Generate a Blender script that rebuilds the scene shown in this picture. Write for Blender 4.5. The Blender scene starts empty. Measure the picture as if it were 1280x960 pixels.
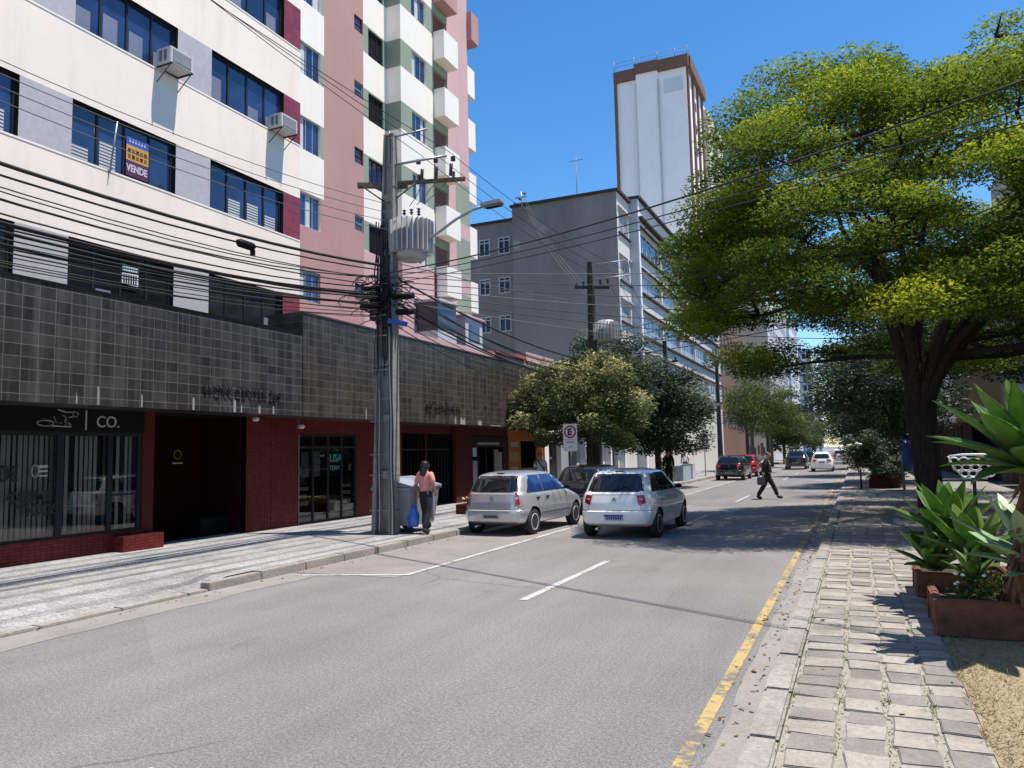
import bpy, bmesh, math, random
import numpy as np
from mathutils import Vector, Matrix
R = math.radians
random.seed(7)
scene = bpy.context.scene
COL = scene.collection

# ------------------------------------------------------------ camera
CH = 1.85                                   # eye height over the road
CYAW, CPIT, CROLL = R(24.054), R(5.139), R(-1.24)
def cam_axes():
    F = Vector((-math.sin(CYAW)*math.cos(CPIT), math.cos(CYAW)*math.cos(CPIT), math.sin(CPIT)))
    r0 = Vector((math.cos(CYAW), math.sin(CYAW), 0)); u0 = r0.cross(F)
    return r0*math.cos(CROLL)+u0*math.sin(CROLL), -r0*math.sin(CROLL)+u0*math.cos(CROLL), F
cr, cu, cf = cam_axes()
cd = bpy.data.cameras.new('camera'); co = bpy.data.objects.new('camera', cd); COL.objects.link(co)
m = Matrix.Identity(4)
for i in range(3):
    m[i][0] = cr[i]; m[i][1] = cu[i]; m[i][2] = -cf[i]
m[2][3] = CH
co.matrix_world = m
cd.sensor_width = 36; cd.lens = 27.0; cd.clip_start = .05; cd.clip_end = 4000
scene.camera = co

# ------------------------------------------------------------ light
SUN_EL, SUN_AZ = R(71), R(12)               # azimuth counted from +X towards +Y
sd = Vector((math.cos(SUN_EL)*math.cos(SUN_AZ), math.cos(SUN_EL)*math.sin(SUN_AZ), math.sin(SUN_EL)))
sl = bpy.data.lights.new('sun', 'SUN'); sl.energy = 5.0; sl.angle = R(.5); sl.color = (1, .935, .85)
so = bpy.data.objects.new('sun', sl); COL.objects.link(so)
so.rotation_euler = (-sd).to_track_quat('-Z', 'Y').to_euler()
w = bpy.data.worlds.new('World'); scene.world = w; w.use_nodes = True
nt = w.node_tree; nt.nodes.clear()
sky = nt.nodes.new('ShaderNodeTexSky'); sky.sky_type = 'NISHITA'; sky.sun_disc = False
sky.sun_elevation = SUN_EL; sky.sun_rotation = R(90)-SUN_AZ
sky.air_density = 1.0; sky.dust_density = .25; sky.ozone_density = 1.6; sky.altitude = 900
bg = nt.nodes.new('ShaderNodeBackground'); bg.inputs[1].default_value = .135
ow = nt.nodes.new('ShaderNodeOutputWorld')
hsv = nt.nodes.new('ShaderNodeHueSaturation'); hsv.inputs['Saturation'].default_value = 1.32; hsv.inputs['Value'].default_value = 1.10; nt.links.new(sky.outputs[0], hsv.inputs['Color']); nt.links.new(hsv.outputs[0], bg.inputs[0]); nt.links.new(bg.outputs[0], ow.inputs[0])
scene.view_settings.view_transform = 'Standard'; scene.view_settings.look = 'None'
scene.view_settings.gamma = 1; scene.view_settings.exposure = .50

# ------------------------------------------------------------ materials
MATS = {}
class NB:
    """small node builder"""
    def __init__(s, name):
        s.m = bpy.data.materials.new(name); s.m.use_nodes = True
        s.t = s.m.node_tree; s.b = s.t.nodes['Principled BSDF']; s.out = s.t.nodes['Material Output']
        MATS[name] = s.m
    def n(s, typ, **kw):
        x = s.t.nodes.new(typ)
        for k, v in kw.items(): setattr(x, k, v)
        return x
    def l(s, a, b): s.t.links.new(a, b)
    def setv(s, sock, v): s.b.inputs[sock].default_value = v
    def pos(s, scale=(1,1,1), swz=None):
        g = s.n('ShaderNodeNewGeometry'); v = g.outputs['Position']
        if swz:
            sp = s.n('ShaderNodeSeparateXYZ'); s.l(v, sp.inputs[0]); cb = s.n('ShaderNodeCombineXYZ')
            for i, c in enumerate(swz): s.l(sp.outputs['XYZ'.index(c)], cb.inputs[i])
            v = cb.outputs[0]
        mp = s.n('ShaderNodeMapping'); mp.inputs['Scale'].default_value = scale
        s.l(v, mp.inputs[0]); return mp.outputs[0]
    def obj(s, scale=(1,1,1)):
        g = s.n('ShaderNodeTexCoord'); mp = s.n('ShaderNodeMapping'); mp.inputs['Scale'].default_value = scale
        s.l(g.outputs['Object'], mp.inputs[0]); return mp.outputs[0]
    def noise(s, vec, scale, det=4, rough=.6):
        x = s.n('ShaderNodeTexNoise'); x.inputs['Scale'].default_value = scale
        x.inputs['Detail'].default_value = det; x.inputs['Roughness'].default_value = rough
        s.l(vec, x.inputs['Vector']); return x.outputs['Fac']
    def ramp(s, fac, stops):
        x = s.n('ShaderNodeValToRGB'); cr_ = x.color_ramp
        while len(cr_.elements) < len(stops): cr_.elements.new(.5)
        for e, (p, c) in zip(cr_.elements, stops):
            e.position = p; e.color = (c, c, c, 1) if not hasattr(c, '__len__') else (*c, 1)
        s.l(fac, x.inputs[0]); return x.outputs[0]
    def mix(s, fac, a, b, mode='MIX'):
        x = s.n('ShaderNodeMix'); x.data_type = 'RGBA'; x.blend_type = mode
        for sock, v in ((x.inputs[0], fac), (x.inputs[6], a), (x.inputs[7], b)):
            if isinstance(v, bpy.types.NodeSocket): s.l(v, sock)
            elif hasattr(v, '__len__'): sock.default_value = (*v[:3], 1)
            else: sock.default_value = v
        return x.outputs[2]
    def bump(s, h, strength=.3, dist=.02):
        x = s.n('ShaderNodeBump'); x.inputs['Strength'].default_value = strength; x.inputs['Distance'].default_value = dist
        s.l(h, x.inputs['Height']); s.l(x.outputs[0], s.b.inputs['Normal'])

def plain(name, col, rough=.6, metal=0, var=.12, vscale=3.0, coat=0, bump=0, bscale=30, spec=.5, dirt=0):
    b = NB(name); v = b.obj(); n1 = b.noise(v, vscale, 5)
    f = b.ramp(n1, [(.3, 1-var), (.7, 1+var*.5)])
    c = b.mix(1.0, col, f, 'MULTIPLY')
    if dirt:
        n2 = b.noise(b.obj((1, 1, .25)), 1.7, 6, .7)
        c = b.mix(b.ramp(n2, [(.52, 0.0), (.75, dirt)]), c, tuple(x*.35 for x in col))
    b.l(c, b.b.inputs['Base Color']); b.setv('Roughness', rough); b.setv('Metallic', metal)
    b.setv('Specular IOR Level', spec)
    if coat: b.setv('Coat Weight', coat); b.setv('Coat Roughness', .04)
    if bump: b.bump(b.noise(v, bscale, 5), bump, .01)
    return b.m

def M(n): return MATS[n]

# asphalt
b = NB('asphalt'); p = b.pos()
fine = b.noise(p, 75, 3, .8); vor = b.n('ShaderNodeTexVoronoi'); vor.inputs['Scale'].default_value = 60; b.l(p, vor.inputs['Vector'])
g2 = b.noise(p, 34, 4, .7); pt = b.n('ShaderNodeTexVoronoi'); pt.inputs['Scale'].default_value = .22; b.l(b.pos((1,.45,1)), pt.inputs['Vector']); big = b.noise(p, .35, 5, .6); streak = b.noise(b.pos((1.6, .12, 1)), 1.2, 5, .65)
c = b.ramp(fine, [(.33, (.115, .110, .107)), (.5, (.195, .187, .182)), (.67, (.32, .307, .298))])
agg = b.ramp(vor.outputs['Distance'], [(.05, 1.45), (.30, 1.0)])
c = b.mix(.8, c, agg, 'MULTIPLY'); c = b.mix(1, c, b.ramp(g2, [(.35, .72), (.62, 1.16)]), 'MULTIPLY')
ptc = b.n('ShaderNodeSeparateColor'); b.l(pt.outputs['Color'], ptc.inputs[0]); c = b.mix(1, c, b.ramp(ptc.outputs[0], [(.25, .90), (.3, 1.0), (.8, 1.0), (.85, 1.07)]), 'MULTIPLY')
c = b.mix(b.ramp(b.noise(b.pos((1.6,.8,1)), .9, 6, .75), [(.60, 0.0), (.74, .5)]), c, (.09,.087,.085))
c = b.mix(1, c, b.ramp(big, [(.3, .84), (.7, 1.12)]), 'MULTIPLY')
c = b.mix(1, c, b.ramp(streak, [(.3, .90), (.7, 1.08)]), 'MULTIPLY')
# the worn reddish concrete gutter strip on the left, the grey one on the right
sp = b.n('ShaderNodeSeparateXYZ'); b.l(p, sp.inputs[0])
wob = b.n('ShaderNodeMath', operation='MULTIPLY_ADD'); b.l(b.noise(p, 1.3, 4), wob.inputs[0]); wob.inputs[1].default_value = .5; b.l(sp.outputs[0], wob.inputs[2])
# fine cracks
cv = b.n('ShaderNodeTexVoronoi', feature='DISTANCE_TO_EDGE'); cv.inputs['Scale'].default_value = .33
dm = b.n('ShaderNodeMix'); dm.data_type = 'VECTOR'; dm.inputs[0].default_value = .25
nz = b.n('ShaderNodeTexNoise'); nz.inputs['Scale'].default_value = 1.6; nz.inputs['Detail'].default_value = 6; b.l(p, nz.inputs['Vector'])
b.l(p, dm.inputs[4]); b.l(nz.outputs['Color'], dm.inputs[5]); b.l(dm.outputs[1], cv.inputs['Vector'])
cm = b.noise(p, .23, 2)
crk = b.ramp(cv.outputs['Distance'], [(.0, 1.0), (.006, 0.0)])
crm = b.mix(1, crk, b.ramp(cm, [(.50, 0.0), (.60, .6)]), 'MULTIPLY')
c = b.mix(crm, c, (.05, .048, .047))
b.l(c, b.b.inputs['Base Color']); b.setv('Roughness', .85); b.setv('Specular IOR Level', .3)
b.bump(fine, .35, .01)

# parking lane surface, slightly reddish
b = NB('asphalt_red'); p = b.pos(); fine = b.noise(p, 75, 3, .8)
c = b.ramp(fine, [(.33, (.14, .124, .118)), (.5, (.225, .20, .19)), (.67, (.335, .30, .288))])
c = b.mix(1, c, b.ramp(b.noise(p, .9, 5), [(.3, .82), (.7, 1.1)]), 'MULTIPLY')
b.l(c, b.b.inputs['Base Color']); b.setv('Roughness', .9); b.bump(fine, .3, .01)

b = NB('concrete'); p = b.pos()
c = b.ramp(b.noise(p, 22, 5, .75), [(.3, (.20, .18, .16)), (.7, (.38, .35, .315))])
c = b.mix(1, c, b.ramp(b.noise(p, 1.1, 5), [(.3, .75), (.7, 1.15)]), 'MULTIPLY')
b.l(c, b.b.inputs['Base Color']); b.setv('Roughness', .9); b.bump(b.noise(p, 60, 5), .5, .01)

b = NB('gutter'); p = b.pos()
c = b.ramp(b.noise(p, 40, 5, .8), [(.3, (.19, .173, .16)), (.7, (.315, .29, .268))])
c = b.mix(1, c, b.ramp(b.noise(p, 1.6, 5), [(.3, .8), (.7, 1.1)]), 'MULTIPLY')
b.l(c, b.b.inputs['Base Color']); b.setv('Roughness', .9); b.bump(b.noise(p, 60, 5), .4, .01)

# left pavement : small stone mosaic with long stripes along the street
b = NB('mosaic'); p = b.pos(); sp = b.n('ShaderNodeSeparateXYZ'); b.l(p, sp.inputs[0])
v = b.n('ShaderNodeTexVoronoi', feature='DISTANCE_TO_EDGE'); v.inputs['Scale'].default_value = 19; b.l(p, v.inputs['Vector'])
vc = b.n('ShaderNodeTexVoronoi'); vc.inputs['Scale'].default_value = 19; b.l(p, vc.inputs['Vector'])
g = b.ramp(v.outputs['Distance'], [(.0, .55), (.12, 1.0)])
stripe = b.n('ShaderNodeMath', operation='MULTIPLY_ADD'); b.l(b.noise(p, .8, 3), stripe.inputs[0]); stripe.inputs[1].default_value = .07; b.l(sp.outputs[0], stripe.inputs[2])
fr = b.n('ShaderNodeMath', operation='PINGPONG'); b.l(stripe.outputs[0], fr.inputs[0]); fr.inputs[1].default_value = .28
sm = b.ramp(fr.outputs[0], [(.07, 1.0), (.12, 0.0)])
wear = b.ramp(b.noise(b.pos((1.4, .35, 1)), 1.4, 6, .7), [(.36, .25), (.62, 1.0)])
sm2 = b.mix(1, sm, wear, 'MULTIPLY')
lite = b.mix(b.noise(p, 5, 4), (.31, .293, .268), (.43, .41, .38))
c = b.mix(sm2, lite, (.16, .153, .14))
c = b.mix(1, c, g, 'MULTIPLY')
vsp = b.n('ShaderNodeSeparateColor'); b.l(vc.outputs['Color'], vsp.inputs[0]); hs = b.mix(1, c, b.ramp(vsp.outputs[0], [(0,.80),(1,1.08)]), 'MULTIPLY')
dirt = b.ramp(b.noise(p, .7, 6, .7), [(.35, .68), (.6, 1.05)])
c = b.mix(1, hs, dirt, 'MULTIPLY'); sepc = b.n('ShaderNodeHueSaturation'); sepc.inputs['Saturation'].default_value = .35; b.l(c, sepc.inputs['Color'])
b.l(sepc.outputs[0], b.b.inputs['Base Color']); b.setv('Roughness', .85); b.bump(v.outputs['Distance'], .4, .02)

b = NB('paver_far'); p = b.pos()
br = b.n('ShaderNodeTexBrick'); br.offset = 0; br.inputs['Scale'].default_value = 1
br.inputs['Brick Width'].default_value = .27; br.inputs['Row Height'].default_value = .27; br.inputs['Mortar Size'].default_value = .02
br.inputs['Color1'].default_value = (.30, .28, .255, 1); br.inputs['Color2'].default_value = (.19, .18, .17, 1); br.inputs['Mortar'].default_value = (.20, .19, .17, 1)
b.l(p, br.inputs['Vector']); c = b.mix(1, br.outputs['Color'], b.ramp(b.noise(p, 3, 6), [(.3, .75), (.7, 1.1)]), 'MULTIPLY')
b.l(c, b.b.inputs['Base Color']); b.setv('Roughness', .9)

for nm, c0, c1 in (('stone_light', (.28, .248, .212), (.425, .382, .335)), ('stone_dark', (.195, .172, .152), (.29, .262, .236))):
    b = NB(nm); p = b.pos(); c = b.ramp(b.noise(p, 30, 5, .75), [(.3, c0), (.7, c1)])
    c = b.mix(1, c, b.ramp(b.noise(p, 2.2, 5), [(.3, .68), (.7, 1.15)]), 'MULTIPLY')
    c = b.mix(b.ramp(b.noise(p, 7, 6, .75), [(.5, 0.0), (.72, .5)]), c, (.20, .182, .155))
    b.l(c, b.b.inputs['Base Color']); b.setv('Roughness', .85); b.bump(b.noise(p, 45, 6), .8, .015)
b = NB('joint'); p = b.pos()
c = b.ramp(b.noise(p, 20, 5, .75), [(.3, (.22, .195, .16)), (.7, (.37, .335, .288))])
c = b.mix(b.ramp(b.noise(p, 4.5, 6, .7), [(.56, 0.0), (.68, .8)]), c, (.09, .095, .035))
b.l(c, b.b.inputs['Base Color']); b.setv('Roughness', .95); b.bump(b.noise(p, 60, 5), .5, .01)

b = NB('dry_ground'); p = b.pos()
c = b.ramp(b.noise(p, 26, 6, .8), [(.3, (.22, .17, .09)), (.52, (.34, .275, .165)), (.75, (.46, .39, .26))])
c = b.mix(1, c, b.ramp(b.noise(p, 2, 5), [(.3, .8), (.7, 1.1)]), 'MULTIPLY')
b.l(c, b.b.inputs['Base Color']); b.setv('Roughness', 1); b.bump(b.noise(p, 50, 6), .8, .02)
b = NB('earth'); p = b.pos()
c = b.ramp(b.noise(p, .2, 6, .7), [(.3, (.13, .12, .10)), (.7, (.22, .21, .18))]); b.l(c, b.b.inputs['Base Color']); b.setv('Roughness', 1)

# road paint, worn
for nm, col, lo in (('paint_white', (.45, .45, .44), .47), ('paint_yellow', (.43, .31, .12), .51)):
    b = NB(nm); p = b.pos(); wn = b.noise(p, 9, 8, .8); w2 = b.noise(p, 1.4, 4)
    s = b.n('ShaderNodeMath', operation='MULTIPLY_ADD'); b.l(w2, s.inputs[0]); s.inputs[1].default_value = .5; b.l(wn, s.inputs[2])
    f = b.ramp(s.outputs[0], [(lo+.16, 0.0), (lo+.28, 1.0)])
    c = b.mix(f, (.15, .14, .13), col) ; c = b.mix(1, c, b.ramp(b.noise(p, 70, 3), [(.3, .85), (.7, 1.1)]), 'MULTIPLY')
    b.l(c, b.b.inputs['Base Color']); b.setv('Roughness', .8)

# stone tile cladding of the podiums (grid in Y,Z)
def tiles(nm, c1, c2, grout, tw, th, msize, rough, streak=True, swz='YZX', gloss=.5, var=1.0):
    b = NB(nm); p = b.pos((1, 1, 1), swz)
    br = b.n('ShaderNodeTexBrick'); br.offset = 0; br.inputs['Scale'].default_value = 1
    br.inputs['Brick Width'].default_value = tw; br.inputs['Row Height'].default_value = th
    br.inputs['Mortar Size'].default_value = msize; br.inputs['Mortar Smooth'].default_value = .1; br.inputs['Bias'].default_value = -.1
    br.inputs['Color1'].default_value = (*c1, 1); br.inputs['Color2'].default_value = (*c2, 1); br.inputs['Mortar'].default_value = (*grout, 1)
    b.l(p, br.inputs['Vector']); c = br.outputs['Color']
    c = b.mix(1, c, b.ramp(b.noise(p, 7, 6, .7), [(.3, 1-.25*var), (.7, 1+.2*var)]), 'MULTIPLY')
    c = b.mix(1, c, b.ramp(b.noise(p, .5, 3), [(.3, 1-.2*var), (.7, 1+.2*var)]), 'MULTIPLY')
    if streak:
        st = b.noise(b.pos((5, .22, 1), swz), 1.0, 5, .65)
        c = b.mix(b.ramp(st, [(.48, 0.0), (.74, .50)]), c, (.15, .147, .142))
    b.l(c, b.b.inputs['Base Color']); b.setv('Roughness', rough); b.setv('Specular IOR Level', gloss)
    b.bump(br.outputs['Fac'], .25, -.01)
tiles('granite_grey', (.025, .023, .022), (.055, .051, .048), (.135, .128, .124), .28, .197, .0055, .32)
tiles('granite_brown', (.030, .024, .018), (.062, .050, .037), (.125, .113, .10), .28, .197, .0055, .36)
tiles('tile_red', (.14, .020, .018), (.19, .030, .027), (.055, .014, .014), .11, .055, .006, .5, False, gloss=.15)
tiles('tile_maroon', (.24, .032, .045), (.30, .045, .058), (.16, .03, .038), .28, .24, .012, .4, False)
tiles('tile_pier', (.47, .43, .43), (.52, .48, .48), (.46, .45, .46), .10, .10, .005, .4, False, var=.15)
tiles('red_ledge', (.17, .028, .024), (.20, .035, .03), (.09, .02, .02), .11, .11, .006, .4, False, 'YXZ')

def stucco(nm, col, var=.06, stain=.18, sw=(2.2, .25), st_col=None):
    b = NB(nm); p = b.pos()
    c = b.mix(1, col, b.ramp(b.noise(p, .6, 6, .65), [(.3, 1-var), (.7, 1+var*.4)]), 'MULTIPLY')
    st = b.noise(b.pos((sw[0], sw[0], sw[1])), 1.0, 6, .72)
    c = b.mix(b.ramp(st, [(.5, 0.0), (.78, stain)]), c, st_col or tuple(x*.45 for x in col))
    b.l(c, b.b.inputs['Base Color']); b.setv('Roughness', .85); b.bump(b.noise(p, 40, 4), .15, .01)
stucco('wall_cream', (.92, .80, .68), .07, .26)
stucco('wall_cream_b', (.88, .81, .71), .04, .12)
stucco('wall_pink', (.45, .255, .235), .08, .2)
stucco('wall_pink_lt', (.60, .38, .37), .06, .15)
stucco('wall_sage', (.27, .315, .235), .08, .2)
stucco('wall_white', (.86, .82, .82), .05, .15)
stucco('wall_plaster', (.60, .58, .53), .08, .3)
stucco('wall_tan', (.42, .38, .31), .08, .3)
stucco('wall_beige', (.60, .55, .47), .08, .25)
stucco('wall_bluegrey', (.33, .36, .42), .06, .2)
stucco('wall_orange', (.62, .20, .03), .06, .12)
stucco('wall_apricot', (.55, .33, .15), .06, .2)
stucco('wall_brown', (.17, .095, .065), .1, .2)
stucco('wall_grey_lt', (.50, .50, .52), .06, .2)
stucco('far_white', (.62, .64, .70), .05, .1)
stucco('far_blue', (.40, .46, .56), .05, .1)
stucco('run_grey', (.30, .295, .29), .3, .6)
stucco('wall_dark', (.045, .042, .04), .1, .1)
# weathered grey side wall with pale repair spots
b = NB('wall_grey'); p = b.pos()
c = b.mix(b.ramp(b.noise(b.pos((.5, .5, .18)), 1.0, 6, .7), [(.35, 0.0), (.65, 1.0)]), (.215, .195, .18), (.31, .285, .262))
spz = b.n('ShaderNodeSeparateXYZ'); b.l(p, spz.inputs[0])
low = b.n('ShaderNodeMapRange'); low.inputs[1].default_value = 16; low.inputs[2].default_value = 6; b.l(spz.outputs[2], low.inputs[0])
c = b.mix(b.mix(1, low.outputs[0], b.ramp(b.noise(p, .35, 5), [(.3, .3), (.7, 1.0)]), 'MULTIPLY'), c, (.32, .30, .26))
vs = b.n('ShaderNodeTexVoronoi'); vs.inputs['Scale'].default_value = .42; vs.inputs['Randomness'].default_value = 1; b.l(p, vs.inputs['Vector'])
msk = b.mix(1, b.ramp(vs.outputs['Distance'], [(.10, 1.0), (.17, 0.0)]), b.ramp(b.noise(b.pos((.4, .4, .4)), .55, 2), [(.5, 0.0), (.6, .85)]), 'MULTIPLY')
c = b.mix(msk, c, (.44, .44, .44))
b.l(c, b.b.inputs['Base Color']); b.setv('Roughness', .9); b.bump(b.noise(p, 12, 5), .2, .02)

def glassy(nm, col, rough=.04, spec=.6, var=0):
    b = NB(nm)
    if var:
        c = b.mix(b.ramp(b.noise(b.pos(), .9, 2), [(.42, 0.0), (.58, 1.0)]), col, tuple(min(1, x*var) for x in col)); b.l(c, b.b.inputs['Base Color'])
    else: b.setv('Base Color', (*col, 1))
    b.setv('Roughness', rough); b.setv('Specular IOR Level', spec); b.setv('IOR', 1.52)
    return b.m
glassy('glass_blue', (.012, .022, .065), .05, .9, 2.0)
glassy('glass_dark', (.010, .011, .014), .06, .5, 2.2)
glassy('glass_mid', (.035, .042, .06), .12, .5, 2.2)
glassy('glass_car', (.010, .011, .013), .03, .6)
glassy('glass_car_blue', (.012, .035, .14), .03, .6)
b = NB('glass_clear'); tr = b.n('ShaderNodeBsdfTransparent'); tr.inputs[0].default_value = (.92, .93, .93, 1)
gl = b.n('ShaderNodeBsdfGlossy'); gl.inputs['Roughness'].default_value = .015; fz = b.n('ShaderNodeFresnel'); fz.inputs[0].default_value = 2.0
mx = b.n('ShaderNodeMixShader'); b.l(fz.outputs[0], mx.inputs[0]); b.l(tr.outputs[0], mx.inputs[1]); b.l(gl.outputs[0], mx.inputs[2]); b.l(mx.outputs[0], b.out.inputs[0])

plain('blind', (.55, .55, .54), .8, var=.1); glassy('glass_pale', (.20, .21, .24), .25, .5, 1.8)
plain('blind_blue', (.17, .19, .27), .6, var=.15)
plain('alu', (.42, .43, .45), .4, .6)
plain('frame_dark', (.020, .020, .022), .5, spec=.25)
plain('frame_white', (.62, .62, .63), .5)
plain('black', (.008, .008, .008), .6, spec=.15)
plain('black_matt', (.010, .010, .010), .9, spec=.2)
plain('dark_red', (.085, .014, .014), .6, dirt=.3, spec=.2); plain('maroon_deep', (.022, .004, .005), .8, spec=.1)  # maroon_deep: red of the entrance with its shade put into the colour
plain('letter_dark', (.010, .010, .011), .5)
plain('letter_grey', (.45, .45, .45), .5)
plain('sign_white', (.75, .75, .75), .5, dirt=.25)
plain('sign_blue', (.035, .10, .48), .5)
plain('sign_yellow', (.62, .33, .05), .5)
plain('sign_purple', (.09, .03, .07), .5)
plain('sign_mauve', (.62, .48, .56), .5)
plain('sign_green', (.05, .30, .24), .5)
plain('sign_red', (.50, .03, .04), .5)
plain('ac_white', (.60, .59, .57), .5, dirt=.4)
plain('ac_grille', (.16, .16, .17), .6)
plain('iron', (.03, .028, .028), .6, .4)
plain('iron_grey', (.18, .18, .19), .5, .5)
plain('pole_concrete', (.27, .25, .225), .9, var=.3, vscale=5, bump=.6, dirt=.6)
plain('pole_dark', (.075, .068, .06), .9, var=.3, vscale=6, bump=.5)
plain('wood', (.12, .085, .06), .85, var=.3, bump=.4)
plain('cable', (.014, .013, .013), .6)
plain('cable_grey', (.10, .10, .10), .6)
plain('transformer', (.50, .50, .49), .5, .1, dirt=.55, var=.25)
plain('porcelain', (.06, .035, .03), .25)
plain('galv', (.32, .33, .34), .45, .6, dirt=.3)
plain('terracotta', (.19, .082, .052), .9, var=.45, vscale=6, bump=.7, dirt=.6, spec=.15)
plain('clay_tile', (.28, .09, .055), .85, var=.3)
plain('soil', (.05, .035, .022), 1, var=.4, bump=1)
plain('bin_grey', (.30, .32, .36), .5, .1, dirt=.35)
plain('bin_shaded', (.22, .235, .27), .55, .1, dirt=.35)  # bin_grey darkened in the paint for sides turned from the sun
plain('rubber', (.018, .018, .019), .8, bump=.2)
plain('rim', (.62, .62, .63), .4, .1)
plain('car_silver', (.56, .57, .58), .28, .55, var=.03, coat=.8)
plain('car_white', (.90, .89, .87), .3, 0, var=.03, coat=.9)
plain('car_black', (.012, .012, .014), .25, .1, var=.05, coat=1)
plain('car_navy', (.016, .018, .026), .25, .2, var=.05, coat=1)
plain('car_red', (.38, .015, .02), .28, .2, var=.03, coat=1)
plain('car_seam', (.02, .02, .02), .7)
plain('tail_red', (.42, .008, .012), .15, 0, coat=1)
plain('tail_clear', (.55, .40, .40), .15, 0, coat=1)
plain('chrome', (.6, .6, .62), .15, 1)
plain('plate_grey', (.35, .36, .37), .5); plain('plate_white', (.55, .57, .66), .5); plain('plate_blue', (.03, .05, .30), .4)
plain('skin', (.42, .23, .155), .5); plain('skin_pale', (.50, .30, .22), .5)
plain('hair', (.012, .009, .008), .5); plain('hair_grey', (.10, .095, .09), .6)
plain('cloth_pink', (.70, .27, .24), .8, var=.15, vscale=9); plain('cloth_navy', (.012, .014, .022), .8)
plain('cloth_black', (.010, .010, .012), .8, var=.2, vscale=8); plain('cloth_white', (.70, .70, .72), .8)
plain('cloth_blue', (.05, .08, .20), .8)
plain('shoe', (.02, .018, .016), .5)
plain('bag_blue', (.05, .16, .58), .35, var=.15, vscale=8)
plain('bag_grey', (.09, .09, .10), .6)
plain('phone_blue', (.03, .07, .22), .35, dirt=.2); plain('phone_green', (.10, .30, .22), .4)
plain('wire_white', (.72, .72, .72), .4)
plain('flower_white', (.8, .78, .7), .7); plain('flower_yellow', (.60, .50, .12), .7); plain('flower_orange', (.75, .14, .03), .6)
plain('bark', (.050, .040, .033), .95, var=.45, vscale=4, bump=.9, bscale=18)
b = NB('bark_ridged'); v = b.pos((1,1,.16)); n1 = b.noise(v, 16, 6, .7)
c = b.ramp(n1, [(.3, (.022,.018,.015)), (.6, (.062,.050,.042)), (.8, (.11,.095,.08))]); b.l(c, b.b.inputs['Base Color']); b.setv('Roughness', .95); b.setv('Specular IOR Level', .2); b.bump(n1, 1.0, .06)
plain('bark_grey', (.13, .115, .10), .95, var=.3, vscale=5, bump=.7, bscale=18)
plain('agave_stem', (.18, .085, .045), .95, var=.4, vscale=9, bump=.8)

def leafmat(nm, cols, transl=.35, rough=.45, spec=.4):
    b = NB(nm); at = b.n('ShaderNodeAttribute', attribute_name='rnd')
    c = b.ramp(at.outputs['Fac'], [(i/(len(cols)-1), cc) for i, cc in enumerate(cols)])
    b.l(c, b.b.inputs['Base Color']); b.setv('Roughness', rough); b.setv('Specular IOR Level', spec)
    t = b.n('ShaderNodeBsdfTranslucent'); hs = b.n('ShaderNodeHueSaturation'); hs.inputs['Value'].default_value = 1.5; hs.inputs['Hue'].default_value = .485
    b.l(c, hs.inputs['Color']); b.l(hs.outputs[0], t.inputs[0])
    mx = b.n('ShaderNodeMixShader'); mx.inputs[0].default_value = transl
    b.l(b.b.outputs[0], mx.inputs[1]); b.l(t.outputs[0], mx.inputs[2]); b.l(mx.outputs[0], b.out.inputs[0])
leafmat('leaf_bright', [(.045, .080, .012), (.145, .215, .018), (.41, .46, .035)], .40, .6, .12)  # last tone stands for the sunlit tops of the foliage
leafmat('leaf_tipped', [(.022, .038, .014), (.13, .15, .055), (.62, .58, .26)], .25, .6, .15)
leafmat('leaf_dark', [(.014, .028, .012), (.032, .055, .025), (.26, .29, .22)], .2, .5, .3)  # palest tone paints in the lit leaves
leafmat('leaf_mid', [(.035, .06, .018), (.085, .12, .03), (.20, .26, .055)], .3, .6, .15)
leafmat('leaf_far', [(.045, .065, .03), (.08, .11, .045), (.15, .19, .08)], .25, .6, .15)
leafmat('litter', [(.10, .06, .03), (.22, .14, .06), (.34, .28, .10)], .1, .8, .1)
leafmat('dry_blade', [(.20, .155, .07), (.33, .27, .14), (.44, .38, .23)], .2, .8, .2)
b = NB('agave'); at = b.n('ShaderNodeAttribute', attribute_name='rnd')
c = b.ramp(at.outputs['Fac'], [(0, (.08, .17, .022)), (.6, (.15, .27, .032)), (1, (.27, .40, .05))])
c = b.mix(b.noise(b.obj(), 8, 5), c, (.05, .12, .04)); b.l(c, b.b.inputs['Base Color']); b.setv('Roughness', .38); b.setv('Specular IOR Level', .5)
t = b.n('ShaderNodeBsdfTranslucent'); b.l(b.mix(1, c, (1.6, 1.7, .9), 'MULTIPLY'), t.inputs[0]); mx = b.n('ShaderNodeMixShader'); mx.inputs[0].default_value = .35
b.l(b.b.outputs[0], mx.inputs[1]); b.l(t.outputs[0], mx.inputs[2]); b.l(mx.outputs[0], b.out.inputs[0])
b = NB('agave_glaucous'); at = b.n('ShaderNodeAttribute', attribute_name='rnd')
c = b.ramp(at.outputs['Fac'], [(0, (.15, .27, .13)), (1, (.28, .40, .22))]); b.l(c, b.b.inputs['Base Color']); b.setv('Roughness', .4)

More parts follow.
